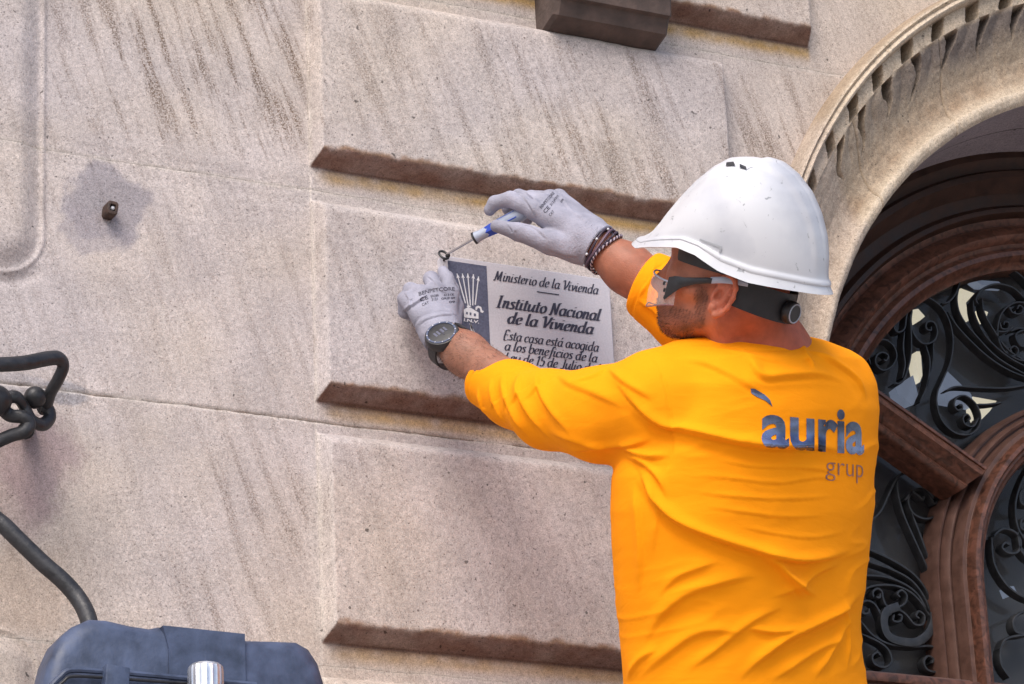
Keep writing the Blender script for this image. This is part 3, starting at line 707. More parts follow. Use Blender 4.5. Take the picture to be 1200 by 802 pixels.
tag(obj('stone_corbel', v, [q[::-1] for q in f], M_corbel, None, True, None, 30), 'dark stone corbel jutting from the wall at the top edge', 'corbel')
b0 = W(126, 250, .0); ax = [unit([1, 0, -.12]), [0, 1, 0], unit([.12, 0, 1])]
bolt = empty('iron_wall_plug', b0, 'small rusty square iron tube sticking out of the grey mortar patch', 'wall plug')
n = 20; h = .0125; v = []
for (y, s) in ((.0, 1), (-.024, 1), (-.0265, .93), (-.027, .80), (-.0268, .52), (-.012, .46)):
    for i in range(n):
        a = 2*math.pi*i/n; q = (abs(math.cos(a))**5+abs(math.sin(a))**5)**(-1/5)
        v.append(b0+ax[0]*math.cos(a)*q*h*s*.8+ax[2]*math.sin(a)*q*h*s+np.array([0, y, 0]))
f = [(i*n+j, i*n+(j+1) % n, (i+1)*n+(j+1) % n, (i+1)*n+j) for i in range(5) for j in range(n)]+[tuple(range(5*n, 6*n))]
obj('square_tube', v, [q[::-1] for q in f], mat('rusty_iron', (.05, .028, .02), .7, .4, 90, bump=.001, bscale=200), bolt, True, None, 40)
mb = MB(); mb.ball(b0+np.array([.0015, -.020, .001]), .0042); mb.build('screw_head', M_pwhite, bolt)

# ------------------------------------------------------------------ wrought iron bracket and the case in the corner
brk = empty('iron_bracket', W(30, 470, .1), 'dark wrought iron bracket with curled bars and round boss at left edge', 'bracket')
def wpath(pp, off): return spline([W(a, b, o) for (a, b), o in zip(pp, off if np.ndim(off) else [off]*len(pp))], 7)
mb = MB(); mb.tube(wpath([(-90, 430), (-20, 428), (25, 426), (58, 420), (70, 421), (74, 430), (68, 445), (59, 461), (54, 476), (48, 480)], [.2, .2, .19, .17, .16, .15, .14, .12, .10, .09]), .0125, 12, (1.0, .8)); mb.build('upper_bar', M_iron, brk)
mb = MB(); mb.tube(wpath([(-30, 530), (-8, 520), (12, 511), (28, 506), (34, 497), (27, 489), (12, 487), (4, 478), (9, 467), (20, 466), (29, 478), (37, 492), (49, 498), (58, 490), (56, 479), (47, 477)], [.11, .12, .13, .14, .14, .14, .13, .13, .13, .13, .12, .12, .11, .10, .10, .1]), .0098, 12, (1.15, .85)); mb.build('curl', M_iron, brk)
mb = MB(); mb.ball(W(41, 466, .12), .0185); mb.build('boss', M_iron, brk)
mb = MB(); mb.ball(W(-5, 470, .14), .026); mb.build('boss', M_iron, brk)
mb = MB(); mb.tube(np.array([W(30, 505, .13), W(32, 502, .0)]), .014, 12); mb.build('wall_pin', M_iron, brk)
mb = MB(); mb.tube(wpath([(-80, 560), (-30, 592), (0, 612), (22, 633), (50, 660), (74, 681), (92, 702), (103, 724), (107, 750), (108, 800)], [.14, .16, .18, .19, .2, .21, .22, .24, .26, .30]), .0125, 12, (1.1, .9)); mb.build('lower_bar', M_iron, brk)
case = empty('plastic_case', W(215, 800, .36), 'faded blue-grey plastic case with rounded corners in the bottom left corner', 'case')
oc = .36
outl = [(44, 900), (54, 802), (61, 772), (72, 748), (89, 731), (110, 722), (128, 723), (154, 729), (180, 733), (191, 731), (240, 736), (286, 741), (292, 747), (330, 748), (352, 749), (366, 757), (377, 774), (386, 806), (392, 900)]
O3 = np.array([W(a, b, oc) for a, b in outl]); cen = O3.mean(0); v = []; f = []
lay = [(.0, .90, -.016), (.004, .955, -.010), (.012, .99, -.003), (.022, 1., 0.), (.04, 1., 0), (.065, 1.0, 0), (.072, .98, -.006)]
for dy, s, dz in lay:
    for p in O3: q = cen+(p-cen)*s; v.append((q[0], q[1]+dy, q[2] + (dz if p[2] > cen[2] else 0)))
n = len(O3)
f = [(i*n+j, (i+1)*n+j, (i+1)*n+j+1, i*n+j+1) for i in range(len(lay)-1) for j in range(n-1)]+[tuple(range(n)), tuple(range((len(lay)-1)*n, len(lay)*n))[::-1]]
f += [((i+1)*n, i*n, i*n+n-1, (i+1)*n+n-1) for i in range(len(lay)-1)]
obj('shell', v, f, M_case, case, True, None, 50)
def case_strip(pts, off0, thick, name, m, r=None):
    P = np.array([W(a, b, off0) for a, b in pts]); n = len(P); B = P+np.array([0, thick, 0])
    return obj(name, np.vstack([P, B]), [tuple(range(n)), tuple(range(n, 2*n))[::-1]]+[(i, n+i, n+(i+1) % n, (i+1) % n) for i in range(n)], m, case, False)
case_strip([(191, 733), (287, 743), (290, 900), (200, 900), (198, 760)], oc+.004, .10, 'raised_band', M_case)
mb = MB(); mb.tube(wpath([(58, 806), (70, 794), (82, 786), (116, 787), (160, 790), (215, 795), (300, 803)], oc+.012), .0045, 8); mb.build('rim_rail', M_case, case)
mb = MB(); mb.tube(wpath([(60, 812), (74, 799), (84, 793), (116, 794), (160, 797), (215, 801), (300, 809)], oc+.014), .0025, 8); mb.build('rim_rail', M_rubber, case)
mb = MB(); mb.obox(W(135, 800, oc+.02), [unit([1, 0, -.08]), [0, 1, 0], unit([.08, 0, 1])], [.019, .01, .024], .003); mb.build('latch', M_case, case)
kn = W(241, 790, oc+.045); v = []; N_ = 40
for z_, r, in ((-.12, .0275), (.004, .0275), (.010, .0262), (.014, .022), (.015, .012)):
    for i in range(N_): a = 2*math.pi*i/N_; rr = r*(1-(.05 if i % 2 else 0)*(r > .025)); v.append(kn+np.array([rr*math.cos(a), rr*math.sin(a), z_]))
f = [(i*N_+j, i*N_+(j+1) % N_, (i+1)*N_+(j+1) % N_, (i+1)*N_+j) for i in range(4) for j in range(N_)]+[tuple(range(4*N_, 5*N_))]
obj('ribbed_knob', v, f, M_alu, case, True, None, 30)

# ------------------------------------------------------------------ lettering helper
def text_mesh(body, size=1., shear=0., offset=0., space=1., extrude=0.):
    cu = bpy.data.curves.new('t', 'FONT'); cu.body = body; cu.size = size; cu.shear = shear; cu.offset = offset; cu.space_character = space
    cu.resolution_u = 4; cu.extrude = extrude; o = bpy.data.objects.new('t', cu); COL.objects.link(o)
    dg = bpy.context.evaluated_depsgraph_get(); me = bpy.data.meshes.new_from_object(o.evaluated_get(dg))
    v = np.array([q.co[:] for q in me.vertices]); f = [list(p.vertices) for p in me.polygons]
    bpy.data.objects.remove(o); bpy.data.curves.remove(cu); bpy.data.meshes.remove(me)
    return v, f

# ------------------------------------------------------------------ plaque
PY = -.052
plaque = empty('wall_plaque', (2.65, -.002, 2.2+Z0), 'grey housing plaque with dark arrow emblem and italic lettering being unscrewed', 'sign')
def onp(px, py): p = Wh(px, py, -PY if PY > 0 else abs(PY)); return p
pl = Wh(517, 304, .016)[0]; pr = Wh(716, 350, .016)[0]; pt = Wh(600, 311, .016)[2]; pb = pt-.204; r = .022
S_ = [(x, z) for x, z in ((pl, pb), (pr, pb))]
v = []; rr = [(pl+r*.3, pt-r*.3, 90, 180, r*.3), (pl+r, pb+r, 180, 270, r), (pr-r, pb+r, 270, 360, r), (pr-r, pt-r, 0, 90, r)]
loop = []
for cx, cz, a, b_, q in rr:
    for t_ in np.radians(np.linspace(a, b_, 9)): loop.append((cx+q*math.cos(t_), cz+q*math.sin(t_)))
n = len(loop); cxx, czz = (pl+pr)/2, (pt+pb)/2; v = []
for y, s in ((-.03, 1.), (-.048, 1.), (-.0512, .994), (-.052, .985)):
    for x, z in loop: v.append((cxx+(x-cxx)*s, y, czz+(z-czz)*s))
f = [(i*n+j, (i+1)*n+j, (i+1)*n+(j+1) % n, i*n+(j+1) % n) for i in range(3) for j in range(n)]+[tuple(range(3*n, 4*n))]
obj('plate', v, f, M_plaque, plaque, True, None, 40)
def plate_text(body, a, b_, cap, offset, name='lettering', m=M_ink, shear=.35, y=-.0528, space=1.):
    p = Wh(*a, .016); q = Wh(*b_, .016); v, f = text_mesh(body, 1, shear, offset, space)
    w0 = v[:, 0].max()-v[:, 0].min(); sx = (q[0]-p[0])/w0; sz = cap/.70
    V = np.stack([p[0]+(v[:, 0]-v[:, 0].min())*sx, np.full(len(v), y), p[2]+v[:, 1]*sz+(q[2]-p[2])*(v[:, 0]-v[:, 0].min())/w0], 1)
    B = V+np.array([0, .0006, 0]); n = len(V)
    return obj(name, np.vstack([V]), f, m, plaque, False)

_B = [(.42,.55),(.25,.62),(.08,.45),(.06,.18),(.16,.0),(.30,.06),(.42,.3)]
_A = [_B, [(.46,.62),(.40,.2),(.42,.03),(.54,.08)]]
NIB = {'a': (_A, .56), 'á': (_A+[[(.34,.80),(.46,1.0)]], .56), 'b': ([[(.14,1.05),(.06,.12)], [(.08,.35),(.22,.6),(.40,.58),(.44,.32),(.32,.03),(.14,.02),(.06,.12)]], .52),
 'c': ([[(.38,.5),(.28,.62),(.10,.5),(.05,.2),(.16,.0),(.36,.12)]], .43), 'd': ([_B, [(.50,1.05),(.40,.2),(.43,.03),(.54,.08)]], .57),
 'e': ([[(.08,.28),(.30,.36),(.36,.52),(.26,.62),(.10,.48),(.05,.2),(.16,.0),(.38,.14)]], .44), 'f': ([[(.48,.96),(.36,1.05),(.27,.85),(.16,.1),(.08,-.25),(-.04,-.27)], [(.06,.58),(.38,.60)]], .38),
 'g': ([_B, [(.46,.62),(.38,-.1),(.26,-.3),(.06,-.24)]], .55), 'i': ([[(.12,.62),(.06,.15),(.12,.02),(.22,.1)], [(.15,.82),(.17,.88)]], .27), 'l': ([[(.16,1.05),(.06,.15),(.12,.02),(.22,.1)]], .27),
 'n': ([[(.04,.56),(.12,.60),(.05,.0)], [(.07,.25),(.22,.56),(.34,.60),(.38,.45),(.32,.12),(.38,.02),(.48,.1)]], .52), 'o': ([[(.24,.62),(.08,.45),(.06,.15),(.18,0),(.36,.12),(.42,.42),(.32,.60),(.24,.62)]], .49),
 'r': ([[(.04,.56),(.12,.6),(.05,0)], [(.08,.3),(.2,.55),(.36,.6)]], .39), 's': ([[(.34,.54),(.22,.62),(.10,.50),(.28,.22),(.20,.01),(.03,.08)]], .39), 't': ([[(.20,.88),(.10,.15),(.16,.02),(.28,.1)], [(.02,.60),(.34,.62)]], .34),
 'u': ([[(.10,.62),(.05,.2),(.12,.02),(.28,.12),(.40,.4)], [(.46,.62),(.38,.15),(.43,.02),(.52,.1)]], .56), 'v': ([[(.02,.56),(.11,.6),(.15,.3),(.14,.02)], [(.14,.02),(.34,.3),(.38,.62)]], .44),
 'y': ([[(.10,.62),(.05,.2),(.12,.02),(.28,.12),(.40,.4)], [(.46,.62),(.36,-.12),(.22,-.3),(.04,-.22)]], .54), 'M': ([[(-.02,.05),(.08,.02),(.24,1.0)], [(.26,1.0),(.36,.06)], [(.36,.06),(.66,1.0)], [(.68,1.),(.62,.06),(.76,.05)]], .86),
 'I': ([[(.24,1.),(.12,0)], [(.10,.99),(.38,1.01)], [(-.02,-.01),(.28,.01)]], .42), 'N': ([[(-.02,.03),(.08,.02),(.20,1.)], [(.20,1.),(.44,.02)], [(.44,.02),(.58,.95),(.72,1.)]], .68),
 'V': ([[(.02,.88),(.12,1.),(.20,.9),(.22,.02)], [(.22,.02),(.48,.55),(.60,1.)]], .58), 'E': ([[(.54,.94),(.46,1.),(.18,1.),(.06,0),(.40,0),(.46,.08)], [(.13,.52),(.40,.53)]], .54), 'L': ([[(.18,1.),(.05,0),(.36,0),(.44,.12)]], .5),
 'J': ([[(.42,1.),(.30,.1),(.18,-.06),(.02,.04)], [(.28,.99),(.54,1.01)]], .5), '1': ([[(.10,.80),(.26,1.),(.14,0)]], .36), '5': ([[(.50,1.),(.22,1.),(.15,.58),(.36,.57),(.40,.3),(.26,.0),(.02,.06)]], .50),
 '9': ([[(.44,.75),(.28,1.),(.10,.8),(.14,.5),(.34,.55),(.44,.85),(.36,.3),(.1,.0)]], .5), '4': ([[(.34,1.),(.02,.3),(.44,.3)], [(.38,.6),(.26,0)]], .5), ' ': ([], .26)}
def nib_text(body, nw, ang=18, shear=.20):
    v = []; f = []; x = 0; n = np.array([math.cos(math.radians(ang)), math.sin(math.radians(ang))])
    for ch in body:
        st, adv = NIB[ch]
        for s in st:
            P = spline(s, 6) if len(s) > 2 else np.array([s[0], s[1]], float)
            T = np.gradient(P, axis=0); T /= np.linalg.norm(T, axis=1)[:, None]+1e-9; k = len(v)
            for q, t_ in zip(P, T):
                per = np.array([-t_[1], t_[0]]); sgn = 1 if per@n >= 0 else -1; o = n*sgn*nw+per*nw*.30
                for e in (o, -o): w_ = q+e; v.append((w_[0]+x+shear*w_[1], w_[1], 0.))
            f += [(k+2*i, k+2*i+1, k+2*i+3, k+2*i+2) for i in range(len(P)-1)]
        x += adv
    return np.array(v), f
def nib_line(body, a, b_, cap, nw, y=-.0528):
    v, f = nib_text(body, nw); p = Wh(*a, .016); q = Wh(*b_, .016); x0, x1 = v[:, 0].min(), v[:, 0].max(); sx = (q[0]-p[0])/(x1-x0)
    s = (v[:, 0]-x0)/(x1-x0)
    V = np.stack([p[0]+(v[:, 0]-x0)*sx, y-.0001*(np.arange(len(v)) % 7 > 9)+0*s, p[2]+v[:, 1]*cap+(q[2]-p[2])*s], 1)
    V[:, 1] -= np.repeat(np.arange(len(v)//2) % 11, 2)*.000012
    return obj('lettering', V, f, M_ink, plaque, False)
nib_line('Ministerio de la Vivienda', (577.5, 328.3), (702, 345.6), .0182, .058)
nib_line('Instituto Nacional', (580, 360), (706, 377), .0228, .072)
nib_line('de la Vivienda', (594, 379), (697, 392.5), .0222, .072)
nib_line('Esta casa está acogida', (589.5, 398), (702.5, 412.8), .0180, .060)
nib_line('a los beneficios de la', (591, 410.5), (701, 425.5), .0178, .060)
nib_line('Ley de 15 de Julio de 1954', (591, 423.5), (722, 440.5), .0178, .060)
def strip(pts, name, m, y=-.0528):
    P = [Wh(a, b, .016) for a, b in pts]; return obj(name, [(p[0], y, p[2]) for p in P], [tuple(range(len(P)))], m, plaque, False)
strip([(629, 341.6), (655, 345.2), (655, 346.4), (629, 342.8)], 'rule_line', M_ink)
dk = [Wh(524.5, 305.5, .016), Wh(570, 312, .016)]; dx0, dx1, dz1 = dk[0][0], dk[1][0], dk[0][2]
obj('dark_field', [(dx0, -.0526, dz1-.188), (dx1, -.0526, dz1-.188), (dx1, -.0526, dz1), (dx0, -.0526, dz1)], [(0, 1, 2, 3)], M_slate, plaque, False)
E0 = (450, 300); ek = 5.727
def em(a, b): return Wh(E0[0]+a/ek, E0[1]+b/ek, .016)
def embar(a, b, w0, w1, name='arrow'):
    A_ = em(*a); B_ = em(*b); d = np.array([B_[0]-A_[0], B_[2]-A_[2]]); d /= np.linalg.norm(d); n = np.array([-d[1], d[0]]); y = -.0531
    return [(A_[0]+n[0]*w0, y, A_[2]+n[1]*w0), (A_[0]-n[0]*w0, y, A_[2]-n[1]*w0), (B_[0]-n[0]*w1, y, B_[2]-n[1]*w1), (B_[0]+n[0]*w1, y, B_[2]+n[1]*w1)], d, n, A_
for tip, mid, tail in (((488, 120), (545, 320), (670, 640)), ((524, 120), (562, 330), (650, 650)), ((560, 120), (578, 335), (630, 640)), ((598, 125), (594, 335), (600, 640)), ((633, 140), (610, 330), (575, 620))):
    mb = MB(); q, d, n, A_ = embar(tip, mid, .0010, .0012); mb.add(q, [(0, 1, 2, 3)]); mb.build('arrow_shaft', M_pwhite, plaque, False); mb = MB()
    L = .009; mb.add([(A_[0], -.0532, A_[2]), (A_[0]+d[0]*L+n[0]*.0034, -.0532, A_[2]+d[1]*L+n[1]*.0034), (A_[0]+d[0]*L*.75, -.0532, A_[2]+d[1]*L*.75), (A_[0]+d[0]*L-n[0]*.0034, -.0532, A_[2]+d[1]*L-n[1]*.0034)], [(0, 1, 2, 3)])
    mb.build('arrow_head', M_pwhite, plaque, False); mb = MB()
    q, d, n, A_ = embar((mid[0]-(mid[0]-tail[0])*.35-15, 455), tail, .0009, .0016); mb.add(q, [(0, 1, 2, 3)])
    mb.build('arrow_tail', M_pwhite, plaque, False)
def empoly(pts, name, m, y): obj(name, [(p[0], y, p[2]) for p in [em(*q) for q in pts]], [tuple(range(len(pts)))[::-1]], m, plaque, False)
empoly([(532, 362), (560, 348), (582, 352), (632, 382), (632, 425), (535, 415)], 'yoke', M_pwhite, -.0534)
empoly([(560, 350), (552, 340), (562, 330), (585, 345)], 'yoke', M_pwhite, -.0533)
empoly([(610, 362), (612, 345), (630, 336), (650, 345), (656, 368), (668, 374), (660, 386), (645, 380), (642, 356), (628, 350), (620, 368)], 'yoke_horn', M_pwhite, -.0535)
empoly([(548, 378), (560, 380), (560, 396), (548, 394)], 'yoke_window', M_slate, -.0538); empoly([(572, 382), (584, 384), (584, 402), (572, 400)], 'yoke_window', M_slate, -.0538); empoly([(600, 388), (614, 390), (614, 408), (600, 406)], 'yoke_window', M_slate, -.0538)
a_, b2 = (450+532/ek, 300+440/ek), (450+636/ek, 300+456/ek); plate_text('I.N.V.', a_, b2, .0055, .03, 'emblem_lettering', M_pwhite, .1, -.0536)

# screw eye
ey = Wh(520, 299, .022); eye = empty('screw_eye', Wh(520, 299, 0), 'small dark screw eye above the top left corner of the plaque', 'screw eye')
mb = MB(); mb.tube(np.array([ey+np.array([math.cos(a)*.0085, .006*math.sin(a), math.sin(a)*.0095]) for a in np.linspace(.3, 6.2, 24)]), .0022, 8); mb.tube(np.array([ey+np.array([.002, .004, -.008]), Wh(521, 303, .0)]), .0022, 8)
mb.build('ring', M_iron, eye)
mb = MB(); mb.ball(ey+np.array([.006, -.004, -.002]), .0045); mb.build('screw_head', M_iron, eye)

# ------------------------------------------------------------------ the worker
person = empty('person', C(880, 1250, 5.45), 'worker in white hard hat, orange long-sleeved top and grey gloves, reaching up to the plaque', 'person')
hx = unit(-.915*R_ + .255*U_ + .31*V_); hz = unit(U_ - .06*V_ - .0*R_); hz = unit(hz - hz.dot(hx)*hx); hy = np.cross(hz, hx)
HB = np.array([hx, hy, hz])
HT = 5.39
hc = C(859, 318, HT)                            # skull centre
def hp(x, y, z): return hc + hx*x + hy*y + hz*z
# -- arms and shoulders
LW, LE, LS = Wh(516, 393, .115), C(640, 484, 5.56), C(768, 466, 5.34)
RW, RE, RS = Wh(697, 287, .235), C(852, 400, 5.76), C(965, 468, 5.57)
neck0, neck1 = C(893, 415, 5.44), hp(-.02, 0, -.03)
head = [ell(hp(0, 0, .0), HB, (.097, .076, .108)), ell(hp(.045, 0, -.035), HB, (.050, .060, .075)), ell(hp(.048, 0, -.078), HB, (.050, .050, .042)),
        cone(hp(.072, .0, -.098), hp(.074, 0, -.10), .026, .026), cone(hp(-.005, .048, -.068), hp(.05, .032, -.097), .020, .018), cone(hp(-.005, -.048, -.068), hp(.05, -.032, -.097), .020, .018),
        cone(hp(.094, 0, -.015), hp(.115, 0, -.048), .009, .013), cone(hp(.075, .035, -.03), hp(.04, .062, -.035), .015, .012), cone(hp(.085, -.02, .02), hp(.085, .02, .02), .014, .014),
        cone(hp(.092, -.016, -.072), hp(.092, .016, -.072), .009, .009)]
neck = [cone(neck1, neck0, .058, .062), cone(hp(-.040, 0, -.045), C(912, 415, 5.46), .044, .052), cone(hp(-.01, .045, -.06), C(850, 420, 5.37), .018, .022)]
f_head = union(head, .022)
f_body0 = union([f_head]+neck, .022)
torso_in = union([cone(C(880, 470, 5.45), C(880, 620, 5.45), .12, .13), cone(LS, RS, .05, .05), cone(neck0, C(880, 470, 5.45), .06, .09)], .05)
arms = union(chain([LS, LE, LE+(LW-LE)*.3, LE+(LW-LE)*.75, LW], [.05, .042, .040, .035, .0300])+chain([RS, RE, RE+(RW-RE)*.3, RE+(RW-RE)*.75, RW], [.05, .044, .047, .041, .031]), .02)
f_body = union([f_body0, torso_in, arms], .03)
# ear: a rim, lobe, inner fold
ec = hp(-.016, .079, -.032)
eu, ef = unit(hz*.93+hx*(-.25)), unit(hx*.93+hz*.25)
en = unit(np.cross(eu, ef)); en = en if en.dot(hy) > 0 else -en
rim = [ec+eu*(.034*math.sin(a))-ef*(.0185*math.cos(a))+en*(.010+.004*math.cos(a)) for a in np.radians([-75, -50, -20, 10, 40, 70, 100, 130, 155])]
f_ear = union(chain(rim, [.0062, .0045, .004, .004, .004, .0042, .0042, .004, .0038])+[ell(ec+en*.002-ef*.001, np.array([ef, en, eu]), (.0185, .0085, .033)),
        cone(ec-eu*.024+ef*.006+en*.008, ec-eu*.028+ef*.006+en*.008, .0075, .006), cone(ec-ef*.004+eu*.016+en*.009, ec-ef*.006-eu*.008+en*.009, .0032, .0034), cone(ec+ef*.013-eu*.004+en*.006, ec+ef*.013-eu*.010+en*.006, .0045, .0045)], .004)
f_body = union([f_body, f_ear], .006)
f_body = cut(f_body, ell(ec+en*.012+ef*.006-eu*.003, np.array([ef, en, eu]), (.0065, .012, .011)), .003)
f_body = cut(f_body, ell(ec+en*.013+ef*.001+eu*.014, np.array([ef, en, eu]), (.005, .0065, .009)), .003)
lo = np.minimum.reduce([LW, RW, LE, C(880, 640, 5.6), LS, hp(0, .08, 0), ec])-.13; hi = np.maximum.reduce([RS, hp(0, 0, .12), RE, RW, C(1000, 640, 5.7)])+.12
bv, bf = polygonise(f_body, lo, hi, .0032)
# refine the head alone at a finer pitch is not needed: relax slightly
bv = smooth_mesh(bv, bf, 1, .35)
q = (bv-hc)@HB.T
tone = np.tile(np.array([.40, .150, .090]), (len(bv), 1))
def mixc(c, m, k): m = np.clip(m, 0, 1)[:, None]; return c*(1-m)+np.array(k)*m
nz = fbm(bv[:, 0]*60+bv[:, 1]*31, bv[:, 2]*60, 9, 4); nz2 = fbm(bv[:, 0]*18+bv[:, 1]*13, bv[:, 2]*18, 19, 3)
headm = sstep(-.16, -.10, q[:, 2])*(np.linalg.norm(q, axis=1) < .2)
tone = mixc(tone, headm*.8*sstep(.02, -.06, q[:, 0]), (.50, .105, .042))  # neck and nape reddened in the tone for orange bounce light
de = np.linalg.norm(bv-ec, axis=1); tone = mixc(tone, sstep(.045, .015, de)*.55, (.52, .14, .08))
st_ = sstep(-.060, -.084, q[:, 2]+.25*(.03-q[:, 0])*(q[:, 0] < .03))*sstep(.012, .040, q[:, 0])*headm*(np.abs(q[:, 1]) < .085)
side = sstep(.016, .005, np.abs(q[:, 0]-.024-.010*nz2))*sstep(.0, -.05, q[:, 2])*sstep(-.11, -.08, q[:, 2])*headm
tone = mixc(tone, np.maximum(st_*(.50+.35*nz), side*(.42+.4*nz)), (.085, .045, .035))
arm_m = (np.linalg.norm(bv-(LE+(LW-LE)*.6), axis=1) < .2)
tone = mixc(tone, arm_m*(.62+.25*nz), (.235, .125, .088))
arm_r = (np.linalg.norm(bv-(RE+(RW-RE)*.75), axis=1) < .16)*(q[:, 0] > .14)
tone = mixc(tone, arm_r*(.55+.35*nz), (.27, .105, .062))  # darker shading painted into the right forearm's tone
tone = mixc(tone, sstep(.3, .9, nz2)*.25, (.44, .19, .12))
obj('body', bv, bf, M_skin, person, True, {'tone': np.clip(tone, .02, .9)})
body_bvh = BVHTree.FromPolygons(bv.tolist(), bf.tolist())
# forearm and nape hairs
def hair_tufts(name, pts, dirs, L, r, m):
    v = []; f = []
    for p, d in zip(pts, dirs):
        n = unit(np.cross(d, rng.normal(size=3))); k = len(v); e = p+d*L*rng.uniform(.6, 1.3)+n*L*.12
        v += [p-n*r, p+n*r, e]; f.append((k, k+1, k+2))
    o = obj(name, v, f, m, person, False); o['kind'] = 'stuff'; return o
bn = vnormals(bv, bf)
tt = ((bv-LE)@(LW-LE))/((LW-LE)@(LW-LE)); rad = np.linalg.norm(bv-(LE+tt[:, None]*(LW-LE)), axis=1)
ix = np.nonzero((tt > .45) & (tt < .95) & (rad < .07))[0]; ix = rng.choice(ix, min(1900, len(ix)), False)
ad = unit(LW-LE); dirs = [unit(bn[i]*.35+ad*.4+np.array([0, 0, -1])*.45+rng.normal(size=3)*.18) for i in ix]
M_armhair = mat('brown_arm_hair', (.10, .045, .03), .6)
hair_tufts('arm_hair', bv[ix], dirs, .0075, .00022, M_armhair)
ix = np.nonzero((st_ > .4) | (side > .5))[0]; ix = rng.choice(ix, min(2600, len(ix)), False)
hair_tufts('beard', bv[ix], [unit(bn[i]*.6-hz*.6+hx*.2+rng.normal(size=3)*.2) for i in ix], .0045, .00035, M_hair)
# hair below the helmet edge
f_hair = inter(ell(hp(-.002, 0, .004), HB, (.1005, .080, .111)), half(hp(0, 0, .004), hz*-1+hx*.0), .004)
f_hair = inter(ell(hp(-.002, 0, .002), HB, (.0995, .0788, .109)), lambda P: -(((P-hc)@hz) - (.000+np.where((P-hc)@hx > 0, .5*((P-hc)@hx), -.0*((P-hc)@hx))))*1.0, .003)
f_hair = inter(f_hair, lambda P: ((P-hc)@hx)-.070, .004)
f_hair = cut(f_hair, ell(ec+hz*.004, np.eye(3), (.044, .044, .044)), .004)
hv, hf = polygonise(f_hair, hc-.14, hc+.14, .003)
obj('hair', hv, hf, M_hair, person)

# -- helmet
H = empty('helmet', hp(0, 0, .02), None, None); H.parent = person
bpy.context.view_layer.update(); H.location = Vector(hp(0, 0, .02).tolist())-person.location
H['label'] = 'scuffed white hard hat with short peak'
ap = (885, 187)
hc2 = hc
ex = np.array([hx@R_, hx@U_]); ez = np.array([hz@R_, hz@U_]); Bm = np.linalg.inv(np.array([ex, ez]).T)
def loc(px, py): return Bm@(np.array([px-600-(((hc-O)@R_)/((hc-O)@V_))*F, -(py-401)-((hc-O)@U_)/((hc-O)@V_)*F])*HT/F)
FR = np.array([loc(*p) for p in ((885, 187), (872, 187.5), (856, 190), (838, 200), (820, 215), (804, 232), (790, 249), (779, 262), (769, 270), (758, 275), (749, 279), (745, 282))])
BK = np.array([loc(*p) for p in ((885, 187), (898, 188), (914, 195), (930, 209), (945, 230), (955, 254), (961, 280), (964, 305), (965, 320), (966, 328), (968, 338), (971, 346))])
xa = FR[0, 0]; za = FR[0, 1]
def rim_z(ph):                                    # height of the shell's lower edge round the head
    t = np.interp(np.degrees(ph), [0, 22, 45, 68, 90, 115, 145, 180], [0, .15, .31, .50, .68, .84, .95, 1])
    lin = FR[-1, 1]+(BK[-1, 1]-FR[-1, 1])*t; return lin
edge_pts = [((745, 282), 0), ((772, 299), 30), ((800, 301), 50), ((830, 303), 68), ((850, 312), 80), ((870, 329), 95), ((892, 339), 112), ((930, 344), 140), ((971, 346), 180)]
ed_ph = [e[1] for e in edge_pts]
nu, nv = 240, 70; sv = np.linspace(0, 1, nv); v = []
def shell_pt(ph, t, grow=0.):
    c_, s_ = math.cos(ph), math.sin(ph); P = FR if c_ >= 0 else BK; tt_ = t*(len(P)-1); i = min(int(tt_), len(P)-2); fr = tt_-i
    rx = abs((P[i]+(P[i+1]-P[i])*fr)[0]-xa); zz = (P[i]+(P[i+1]-P[i])*fr)[1]
    # sideways profile: quarter super-ellipse then a small flare
    a = min(t/.80, 1)*math.pi/2; ry = .111*math.sin(a)**.92+(.0 if t < .80 else .011*((t-.80)/.20)**1.5)
    zside0 = za; zr_ = side_z; z_s = zr_+.030+(za-zr_-.030)*math.cos(a)**.95 if t < .8 else zr_+.030*(1-(t-.80)/.20)
    k = c_*c_
    k2 = k if c_ < 0 else k**1.2
    z = zz*k2+z_s*(1-k2)
    xx = xa+(rx*c_); yy = ry*s_
    # peak: squarer plan at the front edge
    if c_ > 0 and t > .72: yy *= 1-.0*(t-.72); xx += -.012*(1-c_)*(t-.72)/.28*0
    wz = np.interp(math.degrees(abs(ph)), ed_ph, ed_z)-np.interp(math.degrees(abs(ph)), [0, 180], [0, 0])
    base_edge = (P[-1][1])*k2+side_z*(1-k2)
    z += (wz-base_edge)*sstep(.45, 1.0, t)
    return np.array([xx, yy, z])
side_z = loc(862, 320)[1]; ed_z = [0]*len(ed_ph)
for n_, (p, d) in enumerate(edge_pts):              # take the perspective of the near edge into account
    y_ = .12*math.sin(math.radians(d)); l = loc(*p); l0 = l - (Bm@np.array([(hy@R_)*y_, (hy@U_)*y_])); ed_z[n_] = l0[1]
for j in range(nv):
    for i in range(nu):
        ph = 2*math.pi*i/nu; ph = ph if ph <= math.pi else ph-2*math.pi
        p = shell_pt(ph, sv[j]); c_ = math.cos(ph); s_ = abs(math.sin(ph))
        # crown ridge, panel edge and the raised band above the rim
        r3 = hp(p[0], p[1], p[2]); ctr = hp(xa, 0, FR[-1, 1]-.02); n3 = unit(r3-ctr)
        off = .0042*sstep(.046, .034, abs(p[1]))*sstep(.80, .55, sv[j])*sstep(.0, .12, sv[j])+.002*sstep(.016, .010, abs(p[1]))*sstep(.75, .5, sv[j])*sstep(.05, .2, sv[j])
        off += .0022*sstep(.035, .015, abs(sv[j]-.865))*1.0
        v.append(r3+n3*off)
